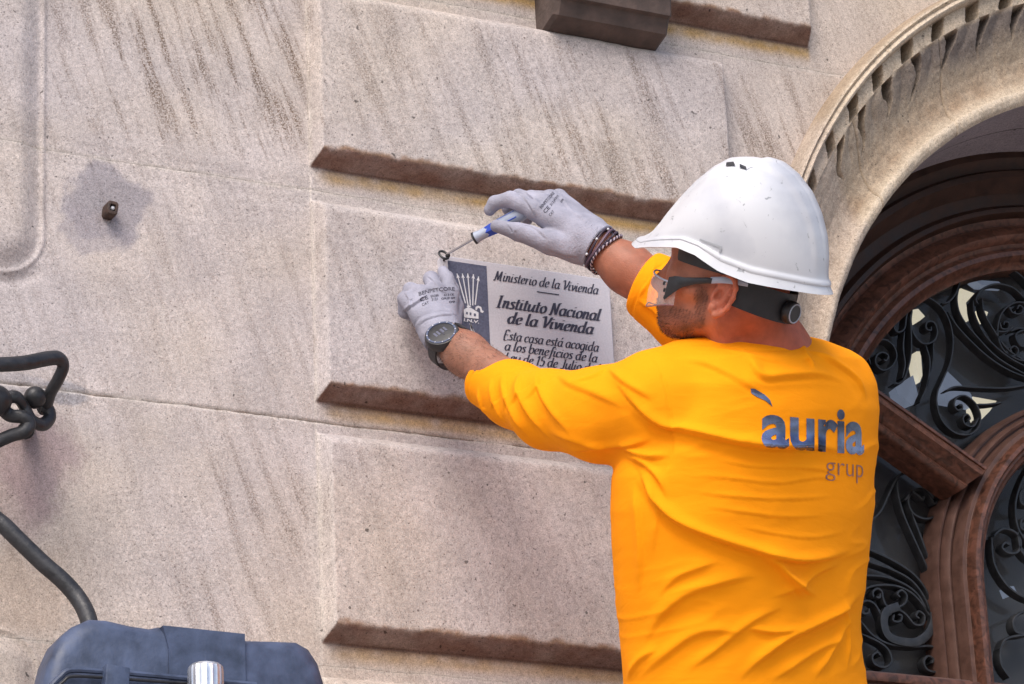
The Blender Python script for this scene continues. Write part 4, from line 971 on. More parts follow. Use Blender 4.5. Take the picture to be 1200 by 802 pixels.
f = [(j*nu+i, (j+1)*nu+i, (j+1)*nu+(i+1) % nu, j*nu+(i+1) % nu) for j in range(nv-1) for i in range(nu)]
v = np.array(v); inner = []
for j in range(nv-1, -1, -6):
    ring = v[j*nu:(j+1)*nu]; ctr = hp(xa, 0, FR[-1, 1]-.01); inner.append(ctr+(ring-ctr)*(.975 if j == nv-1 else .95)+hz*(.000 if j == nv-1 else 0))
m = len(inner); allv = np.vstack([v]+inner); b0_ = nv*nu
for i in range(nu): f.append(((nv-1)*nu+i, b0_+i, b0_+(i+1) % nu, (nv-1)*nu+(i+1) % nu))
for j in range(m-1):
    for i in range(nu): f.append((b0_+j*nu+i, b0_+(j+1)*nu+i, b0_+(j+1)*nu+(i+1) % nu, b0_+j*nu+(i+1) % nu))
def helmet_extra(m, t, b, tc):
    L = t.links; N = t.nodes
    n = N.new('ShaderNodeTexNoise'); n.inputs['Scale'].default_value = 75; n.inputs['Detail'].default_value = 3; n.inputs['Distortion'].default_value = .8; L.new(tc.outputs['Object'], n.inputs['Vector'])
    r = N.new('ShaderNodeMapRange'); r.inputs[1].default_value = .66; r.inputs[2].default_value = .72; r.inputs[3].default_value = 0; r.inputs[4].default_value = .8; L.new(n.outputs[0], r.inputs[0])
    n2 = N.new('ShaderNodeTexNoise'); n2.inputs['Scale'].default_value = 9; n2.inputs['Detail'].default_value = 8; L.new(tc.outputs['Object'], n2.inputs['Vector'])
    c = N.new('ShaderNodeMix'); c.data_type = 'RGBA'; c.inputs[6].default_value = (.58, .585, .62, 1); c.inputs[7].default_value = (.43, .44, .49, 1)
    r2 = N.new('ShaderNodeMapRange'); r2.inputs[1].default_value = .42; r2.inputs[2].default_value = .66; L.new(n2.outputs[0], r2.inputs[0]); L.new(r2.outputs[0], c.inputs[0])
    d = N.new('ShaderNodeMix'); d.data_type = 'RGBA'; d.inputs[7].default_value = (.22, .23, .25, 1); L.new(c.outputs[2], d.inputs[6]); L.new(r.outputs[0], d.inputs[0]); L.new(d.outputs[2], b.inputs['Base Color'])
    bp = N.new('ShaderNodeBump'); bp.inputs['Distance'].default_value = .0006; bp.inputs['Strength'].default_value = .5; L.new(n2.outputs[0], bp.inputs['Height']); L.new(bp.outputs[0], b.inputs['Normal'])
M_helmet = mat('scuffed_white_shell', (.8, .8, .82), .36, spec=.5, extra=helmet_extra)
obj('shell', allv, f, M_helmet, H, True, None, 40)
shell_bvh = BVHTree.FromPolygons(v.tolist(), [q_ for q_ in f if max(q_) < b0_])
def cast(bvh, px, py):
    d = unit(RM@np.array([(px-600)/F, -(py-401)/F, -1.])); h = bvh.ray_cast(Vector(O.tolist()), Vector(d.tolist()))
    return (np.array(h[0]), np.array(h[1])) if h[0] is not None else (None, None)
def decal(bvh, polys, name, m, par, lift=.0022):
    """small flat pieces laid on a curved surface"""
    v = []; f = []
    for P in polys:
        k = len(v); ok = True; q = []
        for p in P:
            h, n = cast(bvh, *p)
            if h is None: ok = False; break
            n = n if n@V_ < 0 else -n; q.append(h+n*lift)
        if ok: v += q; f.append(tuple(range(k, k+len(P))))
    return obj(name, v, f, m, par, False) if f else None
decal(shell_bvh, [[(852, 191.5), (860, 190.5), (862, 195.5), (851, 196)]], 'vent_slot', M_rubber, H)
decal(shell_bvh, [[(867, 193.5), (874, 196.5), (875, 200), (867, 197.5)]], 'vent_slot', M_rubber, H)
for px_ in ([(821, 280), (846, 289), (845, 291), (820, 282)], [(844, 289), (847, 289), (844, 297), (842, 297)]):
    decal(shell_bvh, [px_], 'clip_edge', mat('grey_edge', (.36, .37, .40), .5), H)
# headband with ratchet at the nape, harness strap
def band(name, z0, z1, r, a0, a1, m, th=.004, zt=0.):
    v = []; A = np.radians(np.linspace(a0, a1, 40))
    for a in A:
        zz = zt*(1-math.cos(a-math.pi))*.5
        for rr, z in ((1, z0+zz), (1, z1+zz), (1-th/r[0], z1+zz), (1-th/r[0], z0+zz)): v.append(hp(r[0]*rr*math.cos(a)-.004, r[1]*rr*math.sin(a), z))
    f = [(i*4+j, i*4+(j+1) % 4, (i+1)*4+(j+1) % 4, (i+1)*4+j) for i in range(39) for j in range(4)]+[(0, 1, 2, 3), (156, 157, 158, 159)]
    return obj(name, v, f, m, H, True, None, 40)
band('headband', -.058, -.010, (.107, .088), 104, 262, M_rubber, zt=.038)
band('sweatband', .0, .03, (.102, .084), -95, 95, M_rubber)
kc = hp(-.1085, .024, -.037); kd = unit(hp(-.1, .035, 0)-hp(0, 0, 0)-hz*.0); kd = unit(kd)
mb = MB(); e1 = unit(np.cross(kd, hz)); e2 = np.cross(e1, kd)
for L_, r in ((0, .0165),): pass
kp = [kc, kc+kd*.004, kc+kd*.012, kc+kd*.014, kc+kd*.0142]
mb.tube(np.array(kp), np.array([.018, .019, .018, .0155, .001]), 20); mb.build('ratchet_knob', M_rubber, H)
mb = MB(); mb.tube(np.array([kc+kd*.0142+ (e1*math.cos(a)+e2*math.sin(a))*.015 for a in np.linspace(0, 6.283, 24)]), .0012, 6); mb.build('knob_rim', M_grip, H)
# -- safety glasses
Gs = empty('safety_glasses', hp(.09, 0, 0), None, None); Gs.parent = person; Gs.location = Vector(hp(.09, 0, 0).tolist())-person.location
Gs['label'] = 'clear wraparound safety glasses with black arms'
v = []; nu2, nv2 = 28, 9
for i in range(nu2+1):
    a = math.radians(-78+156*i/nu2)
    for j in range(nv2+1):
        s = j/nv2; nose = .004*math.exp(-(a/.22)**2); zt_ = -.030-.006*abs(math.sin(a)); zb_ = -.088+.020*abs(math.sin(a))**3+nose
        z = zt_+(zb_-zt_)*s; r = 1+.10*math.sin(s*math.pi)
        v.append(hp(.046+.078*math.cos(a)*(1+.04*math.sin(s*math.pi)), .074*math.sin(a)*(1+.02*math.sin(s*math.pi)), z))
f = [(i*(nv2+1)+j, (i+1)*(nv2+1)+j, (i+1)*(nv2+1)+j+1, i*(nv2+1)+j+1) for i in range(nu2) for j in range(nv2)]
obj('lens', v, f, M_lens, Gs)
E_ = lambda j: np.array([v[i*(nv2+1)+j] for i in range(nu2+1)])
mb = MB(); mb.tube(E_(0), .0016, 6); mb.build('upper_rim', M_grip, Gs)
mb = MB(); mb.tube(E_(nv2), .0012, 6); mb.build('lower_rim', mat('red_grey_rim', (.22, .10, .11), .3), Gs)  # reddish rim colour stands in for reflection lines on the lens
for s in (1, -1):
    pts = [hp(.080, s*.072, -.044), hp(.062, s*.079, -.032), hp(.034, s*.0835, -.021), hp(.006, s*.088, -.013)]
    P = spline(pts, 5); vv = []; hh = np.interp(np.linspace(0, 1, len(P)), [0, .22, .45, .7, 1], [.021, .017, .0090, .006, .0055])
    for p, h_ in zip(P, hh):
        for a, b_ in ((-1, -.3), (-1, .3), (-.5, 1), (.5, 1), (1, .3), (1, -.3), (.5, -1), (-.5, -1)): vv.append(p+hz*a*h_*1.0*(.8 if a > 0 else 1)+hy*b_*.0028)
    n_ = len(P); ff = [(i*8+k, i*8+(k+1) % 8, (i+1)*8+(k+1) % 8, (i+1)*8+k) for i in range(n_-1) for k in range(8)]+[tuple(range(8)), tuple(range((n_-1)*8, n_*8))]
    obj('temple_arm', vv, ff, M_rubber, Gs, True, None, 40)
    mb = MB(); mb.tube(spline([hp(.008, s*.088, -.0135), hp(-.016, s*.091, -.007), hp(-.050, s*.081, -.004)], 5), .0052, 8, (1, .35), up=hz); mb.build('temple_tip', M_grip, Gs)
    for k_ in range(3):
        mb = MB(); mb.obox(hp(.0885-.004*k_, s*(.060+.004*k_), -.040-.010*k_), HB, (.0016, .004, .0030), .0008); mb.build('hinge_detail', M_rubber, Gs)

# -- the orange top: lofted torso joined to two sleeves
TA, TBn = 1.0, 1.0
rows_ = [(388, 845, 915, .40), (400, 805, 962, .62), (420, 775, 1000, .80), (450, 752, 1016, .95), (480, 748, 1024, 1), (520, 733, 1023, 1), (560, 722, 1019, 1), (600, 720, 1019, 1), (640, 722, 1015, 1), (680, 725, 1010, 1), (720, 729, 1004, 1), (760, 733, 1005, 1), (802, 737, 1010, 1), (860, 738, 1016, 1.02), (960, 736, 1018, 1.02)]
TT = 5.46
rp = np.array([(401-r[0])*TT/F for r in rows_])[::-1]; rc = np.array([((r[1]+r[2])/2-600)*TT/F for r in rows_])[::-1]
re = np.array([(r[2]-r[1])/2*TT/F for r in rows_])[::-1]; rs = np.array([r[3] for r in rows_])[::-1]
th_ = math.radians(45); k_ = math.sqrt((.215*math.cos(th_))**2+(.150*math.sin(th_))**2)
def f_torso(P):
    Q = P-O; u = Q@U_; r = Q@R_; d = Q@V_
    uu = u*TT/np.maximum(d, 1); c = np.interp(uu, rp, rc); e = np.interp(uu, rp, re)
    dd = TT+.0*uu; a_ = .215*e/k_; b_ = np.maximum(.150*e/k_, .03)
    x = r*TT/d-c; z = d-dd; X_ = x*math.cos(th_)+z*math.sin(th_); Y_ = -x*math.sin(th_)+z*math.cos(th_)
    k0 = (np.abs(X_/a_)**2.25+np.abs(Y_/b_)**2.25)**(1/2.25)
    side = (k0-1)*np.minimum(a_, b_)*.95
    cap = (uu-(401-392)*TT/F)*.8
    return -smin(-side, -cap, .03)
f_sl = union(chain([C(772, 470, 5.35), C(706, 486, 5.44), C(645, 480, 5.54), C(604, 463, 5.63), C(560, 441, 5.72)], [.078, .075, .063, .053, .044]), .02)
cutL = C(569, 449, 5.70); dL = unit(LW-LE)
f_sl = inter(f_sl, half(cutL, unit(dL*1.0-.35*U_*0)), .004)
dR = unit(RW-RE); cutR = RW+(RE-RW)*.37
AR = lambda s: RW+(RE-RW)*s
f_sr = union(chain([C(962, 468, 5.56), C(890, 432, 5.68), AR(.96), AR(.72), AR(.5), AR(.2)], [.078, .070, .070, .066, .0585, .0500]), .02)
f_sr = inter(f_sr, half(cutR, unit(dR-.25*R_)), .005)
shl = union([cone(C(800, 446, 5.38), C(905, 428, 5.46), .054, .047), cone(C(905, 428, 5.46), C(975, 453, 5.55), .047, .062), cone(C(800, 448, 5.38), C(778, 462, 5.36), .060, .075)], .03)
f_shirt = union([union([f_torso, shl], .035), f_sl], .022)
f_shirt = union([f_shirt, f_sr], .02)
# collar opening and hollow cuffs
f_shirt = cut(f_shirt, union([cone(neck0-U_*.01, neck1, .064, .066), cone(C(905, 415, 5.46), hp(-.045, 0, -.03), .048, .052)], .02), .006)
lo = np.minimum.reduce([cutL, C(720, 900, 5.2), C(1000, 900, 5.2)])-.09; hi = np.maximum.reduce([C(1030, 400, 5.8), C(1000, 500, 5.85), C(720, 300, 5.95), cutL])+.09
sv_, sf_ = polygonise(f_shirt, lo, hi, .0031)
sv_ = smooth_mesh(sv_, sf_, 3, .5)
# folds: ridges and valleys along curves laid on the cloth
def ridge(V0, N0, curve, amp, wid, skew=0., px=True):
    bvh = RIDGE_BVH
    if px:
        P = []
        for p in spline(curve, 6):
            h, n = cast(bvh, *p)
            if h is not None: P.append(h)
        P = np.array(P)
    else: P = np.array(curve)
    if len(P) < 3: return np.zeros(len(V0))
    d2 = np.full(len(V0), 1e9); sd_ = np.zeros(len(V0)); tl = np.zeros(len(V0))
    near = np.nonzero(((V0 > P.min(0)-.06) & (V0 < P.max(0)+.06)).all(1))[0]
    Q = V0[near]; bd = np.full(len(Q), 1e9); bs = np.zeros(len(Q)); bt = np.zeros(len(Q))
    for i in range(len(P)-1):
        a = P[i]; e = P[i+1]-a; L2 = e@e+1e-12; t = np.clip((Q-a)@e/L2, 0, 1); w_ = Q-(a+t[:, None]*e); d = np.linalg.norm(w_, axis=1)
        eu_, er_ = e@U_, e@R_; pr_ = unit(-eu_*R_+er_*U_); pr_ = pr_ if pr_@(U_-.35*R_) > 0 else -pr_
        s = w_@pr_; m = d < bd; bd[m] = d[m]; bs[m] = s[m]; bt[m] = (i+t[m])/(len(P)-1)
    sg = np.sign(bs)*bd/wid; end = sstep(0, .32, bt)*sstep(1, .68, bt)
    sg = np.where(sg > 0, sg/1.7, sg/.62); prof = np.exp(-sg**2)-skew*.45*np.exp(-((sg+1.7)/.9)**2)
    out = np.zeros(len(V0)); out[near] = amp*prof*end*(bd < wid*5)
    return out
RIDGE_BVH = BVHTree.FromPolygons(sv_.tolist(), sf_.tolist())
sn_ = vnormals(sv_, sf_)
FOLDS = [  # photo-pixel curve, height, width, valley below it
 ([(716, 438), (742, 470), (774, 496), (820, 509), (868, 519), (915, 523), (960, 524), (1010, 536)], .0095, .011, .95),
 ([(745, 540), (758, 566), (784, 601), (826, 625), (889, 646), (935, 656), (975, 652), (1014, 640)], .0085, .011, .9),
 ([(862, 800), (890, 772), (921, 748), (960, 729), (990, 712), (1012, 692)], .0085, .012, .9),
 ([(880, 642), (905, 658), (925, 680), (945, 704)], .006, .012, .6),
 ([(752, 760), (775, 722), (805, 695), (850, 680), (895, 672)], .0055, .016, .5),
 ([(742, 800), (775, 772), (810, 745), (840, 738), (880, 742)], .005, .014, .5),
 ([(800, 790), (840, 760), (880, 728), (925, 706)], .004, .011, .5),
 ([(868, 404), (878, 425), (892, 443), (925, 441), (960, 440), (1002, 450)], .006, .013, .7),
 ([(790, 420), (830, 428), (870, 448), (900, 462)], .004, .014, .4),
 ([(940, 410), (972, 424), (1000, 444), (1016, 470)], .005, .010, .6),
 ([(726, 520), (745, 531), (765, 536), (788, 532)], .006, .009, .8), ([(728, 534), (750, 541), (772, 560), (786, 590)], .005, .008, .7),
 ([(742, 560), (748, 600), (752, 650), (748, 700)], .0045, .014, .3), ([(760, 548), (770, 600), (762, 660)], .003, .012, .3),
 ([(752, 556), (770, 590), (800, 618), (830, 632)], .004, .006, .8), ([(700, 420), (730, 446), (770, 470)], .004, .010, .5),
 ([(905, 652), (918, 672), (940, 690), (960, 700)], .004, .007, .7), ([(870, 735), (905, 741), (935, 736)], .004, .007, .7), ([(770, 700), (800, 672), (850, 655)], .003, .010, .5),
 ([(735, 800), (750, 775), (775, 758)], .004, .009, .5), ([(986, 700), (994, 740), (992, 790)], .004, .008, .6), ([(940, 400), (945, 420), (952, 436)], .004, .006, .7), ([(842, 408), (880, 420), (930, 428)], .002, .006, .6),
 ([(790, 556), (850, 560), (910, 566), (960, 560), (1000, 566)], .0016, .006, .5), ([(800, 575), (860, 582), (930, 585), (990, 580)], .0016, .006, .5),
 ([(815, 592), (870, 600), (920, 606), (980, 604)], .0014, .006, .5), ([(830, 536), (880, 546), (940, 548), (1000, 556)], .0018, .007, .5),
 ([(860, 615), (900, 624), (950, 630), (1000, 622)], .0014, .006, .5),
 ([(900, 700), (930, 690), (960, 670), (990, 660)], .004, .010, .6), ([(950, 800), (970, 770), (985, 740), (1000, 720)], .005, .011, .6),
 ([(900, 800), (930, 780), (960, 760), (1000, 742)], .004, .010, .6),
 # left sleeve
 ([(576, 440), (578, 462), (586, 484), (600, 505)], .0042, .007, .6), ([(590, 432), (592, 458), (604, 490), (622, 515)], .0045, .008, .6),
 ([(612, 431), (608, 458), (622, 486), (650, 520)], .005, .009, .7), ([(628, 432), (632, 455), (646, 480), (676, 516)], .0045, .010, .6),
 ([(560, 455), (566, 478), (576, 496)], .003, .006, .5), ([(650, 434), (668, 450), (700, 462), (740, 480)], .004, .014, .4),
 ([(720, 424), (700, 440), (668, 452)], .003, .013, .3), ([(660, 530), (700, 524), (740, 520), (770, 512)], .004, .010, .6),
 ([(640, 505), (680, 518), (720, 526)], .003, .010, .5),
 # right sleeve
 ([(770, 300), (762, 330), (744, 352)], .0024, .006, .5), ([(745, 350), (768, 366), (782, 384)], .003, .006, .6), ([(768, 330), (764, 350), (770, 368)], .003, .007, .6)]
disp = np.zeros(len(sv_))
for c_, a_, w_, s_ in FOLDS: disp += ridge(sv_, sn_, c_, a_*1.0, w_*.52, s_)+(ridge(sv_, sn_, c_, a_*.55, w_*1.6, s_*1.3) if a_ > .002 else 0)
al = (sv_-O)@R_; up_ = (sv_-O)@U_; dp_ = (sv_-O)@V_
rq = fbm((al+dp_*.6)*6+up_*1.5+3, up_*26-al*7, 351, 2); rid = np.maximum(1-3.2*np.abs(rq), 0)**1.6
msk = sstep(-.25, .35, fbm(al*7+dp_*4, up_*7, 361, 2))*sstep(C(0, 430, 5.46)@U_-O@U_, C(0, 500, 5.46)@U_-O@U_, up_)
disp += .0026*rid*msk
disp -= ridge(sv_, sn_, [(800, 404), (830, 405), (868, 411), (905, 413), (935, 409), (952, 402)], .0022, .0030, 0.)
disp += .0030*fbm((al+dp_*.7)*5+up_*3, up_*8-al*4, 331, 2)
disp += .0013*fbm((al+dp_*.7)*9+up_*4, up_*17-al*5, 301, 4) + .0004*fbm((al+dp_)*14, up_*30-al*14, 311, 2)
# seam of the left sleeve
seam = [(752, 404), (768, 424), (780, 452), (786, 486), (788, 520), (784, 545), (772, 566)]
disp += -ridge(sv_, sn_, seam, .0022, .0022, 0.)
# hems
hemL = np.exp(-(((sv_-cutL)@dL+.017)/.0016)**2)*(np.linalg.norm(sv_-cutL, axis=1) < .09); disp -= .0012*hemL
hemR = np.exp(-(((sv_-cutR)@dR+.026)/.0016)**2)*(np.linalg.norm(sv_-cutR, axis=1) < .10); disp -= .0016*hemR
inside = np.linalg.norm(sv_-C(885, 398, 5.44), axis=1) < .075
disp[inside] *= .3
sv2 = sv_+sn_*disp[:, None]
sv2 = smooth_mesh(sv2, sf_, 1, .15)
obj('shirt', sv2, sf_, M_shirt, person)
cloth = BVHTree.FromPolygons(sv2.tolist(), sf_.tolist())
# collar rib
cp = []
for a in np.linspace(0, 2*math.pi, 40):
    base = C(866, 397, 5.44); cp.append(base+R_*.090*math.cos(a)+V_*.070*math.sin(a)-U_*.004*math.cos(a))
mb = MB(); mb.tube(np.array(cp), .0062, 10, (1.5, .7), up=U_); mb.build('collar', M_shirt, person)

# -- logo on the back
def lay_text(polys_v, faces, mapf, name, m, lift=.0010):
    import bmesh
    bm = bmesh.new(); vs = [bm.verts.new((q_[0], q_[1], 0)) for q_ in polys_v]
    for q_ in faces:
        try: bm.faces.new([vs[i] for i in q_])
        except ValueError: pass
    bmesh.ops.triangulate(bm, faces=bm.faces[:])
    for _ in range(3):
        ee = [e for e in bm.edges if e.calc_length() > .05]
        if ee: bmesh.ops.subdivide_edges(bm, edges=ee, cuts=1); bmesh.ops.triangulate(bm, faces=bm.faces[:])
    bm.verts.ensure_lookup_table(); V3 = []; ok = []
    for q_ in bm.verts:
        h, n = cast(LAY_BVH, *mapf(q_.co.x, q_.co.y))
        if h is None: V3.append(np.zeros(3)); ok.append(False)
        else:
            n = n if n@V_ < 0 else -n; V3.append(h+n*lift); ok.append(True)
    ff = [tuple(x.index for x in fc.verts) for fc in bm.faces if all(ok[x.index] for x in fc.verts)]
    bm.free()
    if ff: return obj(name, V3, ff, m, LAY_PARENT, True)
LAY_BVH = cloth; LAY_PARENT = person
def bez_map(v, x0, x1, y0, y1, cap, comp=.0, lean=0.):
    a, b_ = v[:, 0].min(), v[:, 0].max()
    def g(x, y):
        s = (x-a)/(b_-a); sx = s*(1+comp)-comp*s*s
        return x0+(x1-x0)*sx+lean*y*cap, y0+(y1-y0)*sx-y*cap
    return g
tv, tf = text_mesh('auria', 1, 0, .030)
lay_text(tv, tf, bez_map(tv, 892, 1012, 521, 531, 73, .26), 'back_lettering', M_silver)
q4 = [(879.5, 455.5), (884, 455.5), (896, 463), (902, 469), (905, 477), (897, 470), (886, 465), (880, 461)]
lay_text(np.array([(a/60., -b_/60.) for a, b_ in q4]), [tuple(range(8))], lambda x, y: (x*60, -y*60), 'accent_mark', M_silver)
tv, tf = text_mesh('grup', 1, 0, -.012)
M_thin = mat('thin_brown_print', (.30, .13, .09), .5, .4, 60)
lay_text(tv, tf, bez_map(tv, 967, 1011, 556, 560, 33, .22), 'back_lettering', M_thin)

# -- trousers and boots (below the picture)
hipL, hipR = C(800, 985, 5.42), C(935, 985, 5.55)
down = np.array([0, 0, -1.])
kL = hipL+down*.42+V_*.05; kR = hipR+down*.42+V_*.03; aL = kL+down*.42-V_*.02; aR = kR+down*.42
f_tr = union([union(chain([hipL+down*-.06, kL, aL], [.105, .075, .06])), union(chain([hipR+down*-.06, kR, aR], [.105, .075, .06])), cone(hipL-down*.13, hipR-down*.13, .13, .13)], .04)
allp = np.array([hipL, hipR, aL, aR]); tv_, tf_ = polygonise(f_tr, allp.min(0)-.22, allp.max(0)+np.array([.2, .2, .30]), .010)
obj('trousers', smooth_mesh(tv_, tf_, 2), tf_, M_denim, person)
fw = unit(np.array([V_[0], V_[1], 0])-.35*np.array([R_[0], R_[1], 0]))
for a_ in (aL, aR):
    bt = union([cone(a_-down*.02, a_+down*.07, .056, .052), cone(a_+down*.085, a_+down*.095+fw*.15, .046, .042)], .03)
    bt = inter(bt, half(a_+down*.128, down), .006); x_, y_ = polygonise(bt, a_-.16-np.abs(fw)*.12, a_+.16+np.abs(fw)*.14, .007); obj('boot', smooth_mesh(x_, y_, 1), y_, M_rubber, person)
zfl = min(aL[2], aR[2])-.130; cpt = (aL+aR)/2+fw*.05
plat = empty('work_platform', (cpt[0], cpt[1], 0), 'aluminium work platform under the worker, below the picture', 'platform')
mb = MB(); mb.box((cpt[0]-.55, cpt[1]-.28, zfl-.05), (cpt[0]+.55, cpt[1]+.28, zfl), .006); mb.build('deck', M_alu, plat)
for sx in (-1, 1):
    for sy in (-1, 1):
        mb = MB(); mb.tube(np.array([[cpt[0]+sx*.52, cpt[1]+sy*.25, zfl-.05], [cpt[0]+sx*.55, cpt[1]+sy*.30, 0.]]), .025, 10); mb.build('leg', M_alu, plat)

# -- gloves
def A3(pts): return [Wh(a, b_, o) for a, b_, o in pts]
Wr = Wh(518, 392, .112)
pal = [cone(Wh(519, 389, .108), Wh(527, 345, .082), .025, .0165), cone(Wh(516, 389, .110), Wh(511, 342, .086), .025, .0165), cone(Wh(512, 389, .110), Wh(493, 345, .080), .025, .0160), cone(Wh(508, 390, .106), Wh(480, 352, .072), .024, .0150),
       cone(Wh(520, 390, .098), Wh(500, 352, .066), .026, .018)]
fing = [chain(A3([(527, 345, .082), (524, 328, .060), (519, 318, .040)]), [.0150, .0120, .0095]),
        chain(A3([(511, 342, .086), (505, 327, .062), (506, 330, .035), (512, 340, .022)]), [.0155, .0135, .0115, .0095]),
        chain(A3([(493, 345, .080), (481, 340, .054), (478, 350, .032), (486, 358, .020)]), [.0155, .0135, .0115, .0095]),
        chain(A3([(480, 354, .072), (474, 350, .050), (474, 366, .034), (484, 372, .022)]), [.0145, .0120, .0105, .009])]
thumb = chain(A3([(528, 382, .095), (533, 360, .070), (530, 340, .048), (525, 324, .036)]), [.0190, .0150, .0120, .0095])
fL = union([union(pal, .014)]+[union(g, .003) for g in fing]+[union(thumb, .006)], .005)
cuffL = cone(Wh(517, 385, .108), Wh(520, 399, .122), .0300, .0345)
fL = union([fL, inter(inter(cuffL, half(Wh(521, 400, .124), unit(Wr-Wh(505, 340, .08))), .002), lambda P: -cone(Wh(517, 385, .108), Wh(520, 410, .122), .024, .031)(P)-.0, .002)], .008)
wrk = unit(Wh(521, 399, .122)-Wh(508, 350, .085))
cdist = lambda P: (P-Wh(514, 378, .104))@wrk
fL0 = fL
fL = lambda P: fL0(P)+.0016*np.exp(-(cdist(P)/.003)**2)-.0010*np.exp(-((cdist(P)-.007)/.003)**2)
lo = Wh(495, 360, .07)-np.array([.11, .13, .12]); hi = Wh(495, 360, .07)+np.array([.11, .11, .12])
gv, gf = polygonise(fL, lo, hi, .0014); gv = smooth_mesh(gv, gf, 1, .4); RIDGE_BVH = BVHTree.FromPolygons(gv.tolist(), gf.tolist()); gn = vnormals(gv, gf)
gd = np.zeros(len(gv))
for c_, a_, w_, s_ in (([(469, 366), (480, 360), (492, 352), (500, 345)], .0035, .0028, 1.2), ([(488, 343), (505, 338), (520, 342), (534, 352)], .0016, .004, .8), ([(473, 340), (480, 352), (483, 366)], .002, .003, .8), ([(500, 322), (509, 330), (515, 340)], .0022, .0025, 1.0),
                       ([(484, 388), (496, 376), (514, 370), (538, 368)], .002, .003, 1.2)): gd += ridge(gv, gn, c_, a_, w_, s_)
gd += .0010*fbm(gv[:, 0]*40+gv[:, 1]*20, gv[:, 2]*40, 401, 4)
gv = gv+gn*gd[:, None]
gl = obj('glove', gv, gf, M_glove, person); gl['label'] = 'grey knit glove pinching the plaque corner'
glL = BVHTree.FromPolygons(gv.tolist(), gf.tolist())
def print_text(body, bvh, p0, p1, cap, off=.0, sh=0., lift=.0005, arc=0.):
    global LAY_BVH, LAY_PARENT; LAY_BVH = bvh; LAY_PARENT = gl_par
    v_, f_ = text_mesh(body, 1, sh, off); a, b_ = v_[:, 0].min(), v_[:, 0].max(); d = np.array(p1, float)-p0; n = np.array([d[1], -d[0]])/np.linalg.norm(d)
    def g(x, y): s = (x-a)/(b_-a); q_ = np.array(p0)+d*s+n*(y*cap/.7)+n*arc*4*s*(1-s); return q_[0], q_[1]
    lay_text(v_, f_, g, 'printed_marking', M_ink, lift)
gl_par = gl
print_text('BENPETCORE', glL, (491, 347), (533, 341), 4.2, .012, arc=2)
print_text('CE', glL, (493, 354), (502, 350.5), 4.5, .02); print_text('CAT', glL, (495, 359), (503, 356), 3, .01)
print_text('EN388', glL, (505, 349), (514, 347.5), 2.6, .01); print_text('3131', glL, (506, 353), (513, 352), 3, .01)
print_text('4131X', glL, (520, 347.5), (532, 346.5), 2.6, .01); print_text('GRIP 09', glL, (517, 351.5), (533, 350.5), 2.4, .01); print_text('09', glL, (526, 355.5), (533, 355), 2.4, .01)
# right glove
palR = [cone(Wh(692, 282, .222), Wh(627, 247, .186), .031, .0175), cone(Wh(690, 279, .220), Wh(635, 238, .176), .030, .0165), cone(Wh(692, 275, .215), Wh(645, 233, .162), .028, .0160), cone(Wh(694, 272, .205), Wh(655, 231, .148), .026, .0135),
        cone(Wh(690, 286, .210), Wh(650, 262, .175), .030, .024)]
fingR = [chain(A3([(627, 247, .186), (598, 234, .160), (580, 238, .140), (574, 246, .128)]), [.0165, .0140, .0125, .0110]),
         chain(A3([(635, 238, .176), (608, 231, .140), (596, 244, .118), (602, 256, .110)]), [.0160, .0135, .0115, .0105]),
         chain(A3([(645, 234, .162), (622, 232, .122), (610, 246, .102), (618, 258, .100)]), [.0155, .0130, .0110, .010]),
         chain(A3([(655, 232, .148), (636, 234, .112), (626, 248, .094), (634, 260, .096)]), [.0135, .0115, .0100, .009])]
thumbR = chain(A3([(676, 292, .214), (644, 284, .196), (608, 272, .172), (582, 265, .150)]), [.026, .0205, .0150, .0115])
fR = union([union(palR, .016)]+[union(g, .004) for g in fingR]+[union(thumbR, .008)], .006)
wr2 = unit(RE-RW); cR0, cR1 = Wh(685, 280, .22), Wh(702, 290, .236)
cuff = inter(inter(cone(cR0, cR1+unit(cR1-cR0)*.02, .0390, .0440), half(cR1, unit(cR1-cR0)), .002), lambda P: -cone(cR0, cR1+unit(cR1-cR0)*.04, .0340, .0415)(P), .002)
fR = union([fR, cuff], .010)
fR1 = fR; axR = unit(cR1-cR0); fR = lambda P: fR1(P)+.0007*np.sin((P-cR0)@axR*2100)*((P-cR0)@axR > -.002)
mid = Wh(640, 262, .17); gv, gf = polygonise(fR, mid-np.array([.13, .13, .115]), mid+np.array([.13, .12, .115]), .0014); gv = smooth_mesh(gv, gf, 1, .4)
RIDGE_BVH = BVHTree.FromPolygons(gv.tolist(), gf.tolist()); gn = vnormals(gv, gf); gd = np.zeros(len(gv))
for c_, a_, w_, s_ in (([(600, 226), (612, 230), (622, 242), (630, 258)], .0022, .003, 1.1), ([(612, 222), (622, 230), (632, 238)], .0016, .0025, 1.), ([(655, 226), (668, 246), (690, 262)], .0018, .004, .6),
                       ([(610, 262), (628, 268), (645, 282)], .0024, .004, .9), ([(590, 258), (600, 268), (604, 280)], .0016, .003, .8), ([(640, 290), (660, 298), (684, 300)], .0016, .005, .6)): gd += ridge(gv, gn, c_, a_, w_, s_)
gd += .0012*fbm(gv[:, 0]*34+gv[:, 1]*20, gv[:, 2]*34, 421, 4); gv = gv+gn*gd[:, None]
gl2 = obj('glove', gv, gf, M_glove, person); gl2['label'] = 'grey knit glove gripping the screwdriver'
glR = BVHTree.FromPolygons(gv.tolist(), gf.tolist()); gl_par = gl2
print_text('BENPETCORE', glR, (634.5, 245), (650, 227), 3.4, .012); print_text('CE', glR, (639, 250.5), (645, 244), 4.2, .02); print_text('CAT', glR, (645, 254), (650, 248.5), 3.2, .01)
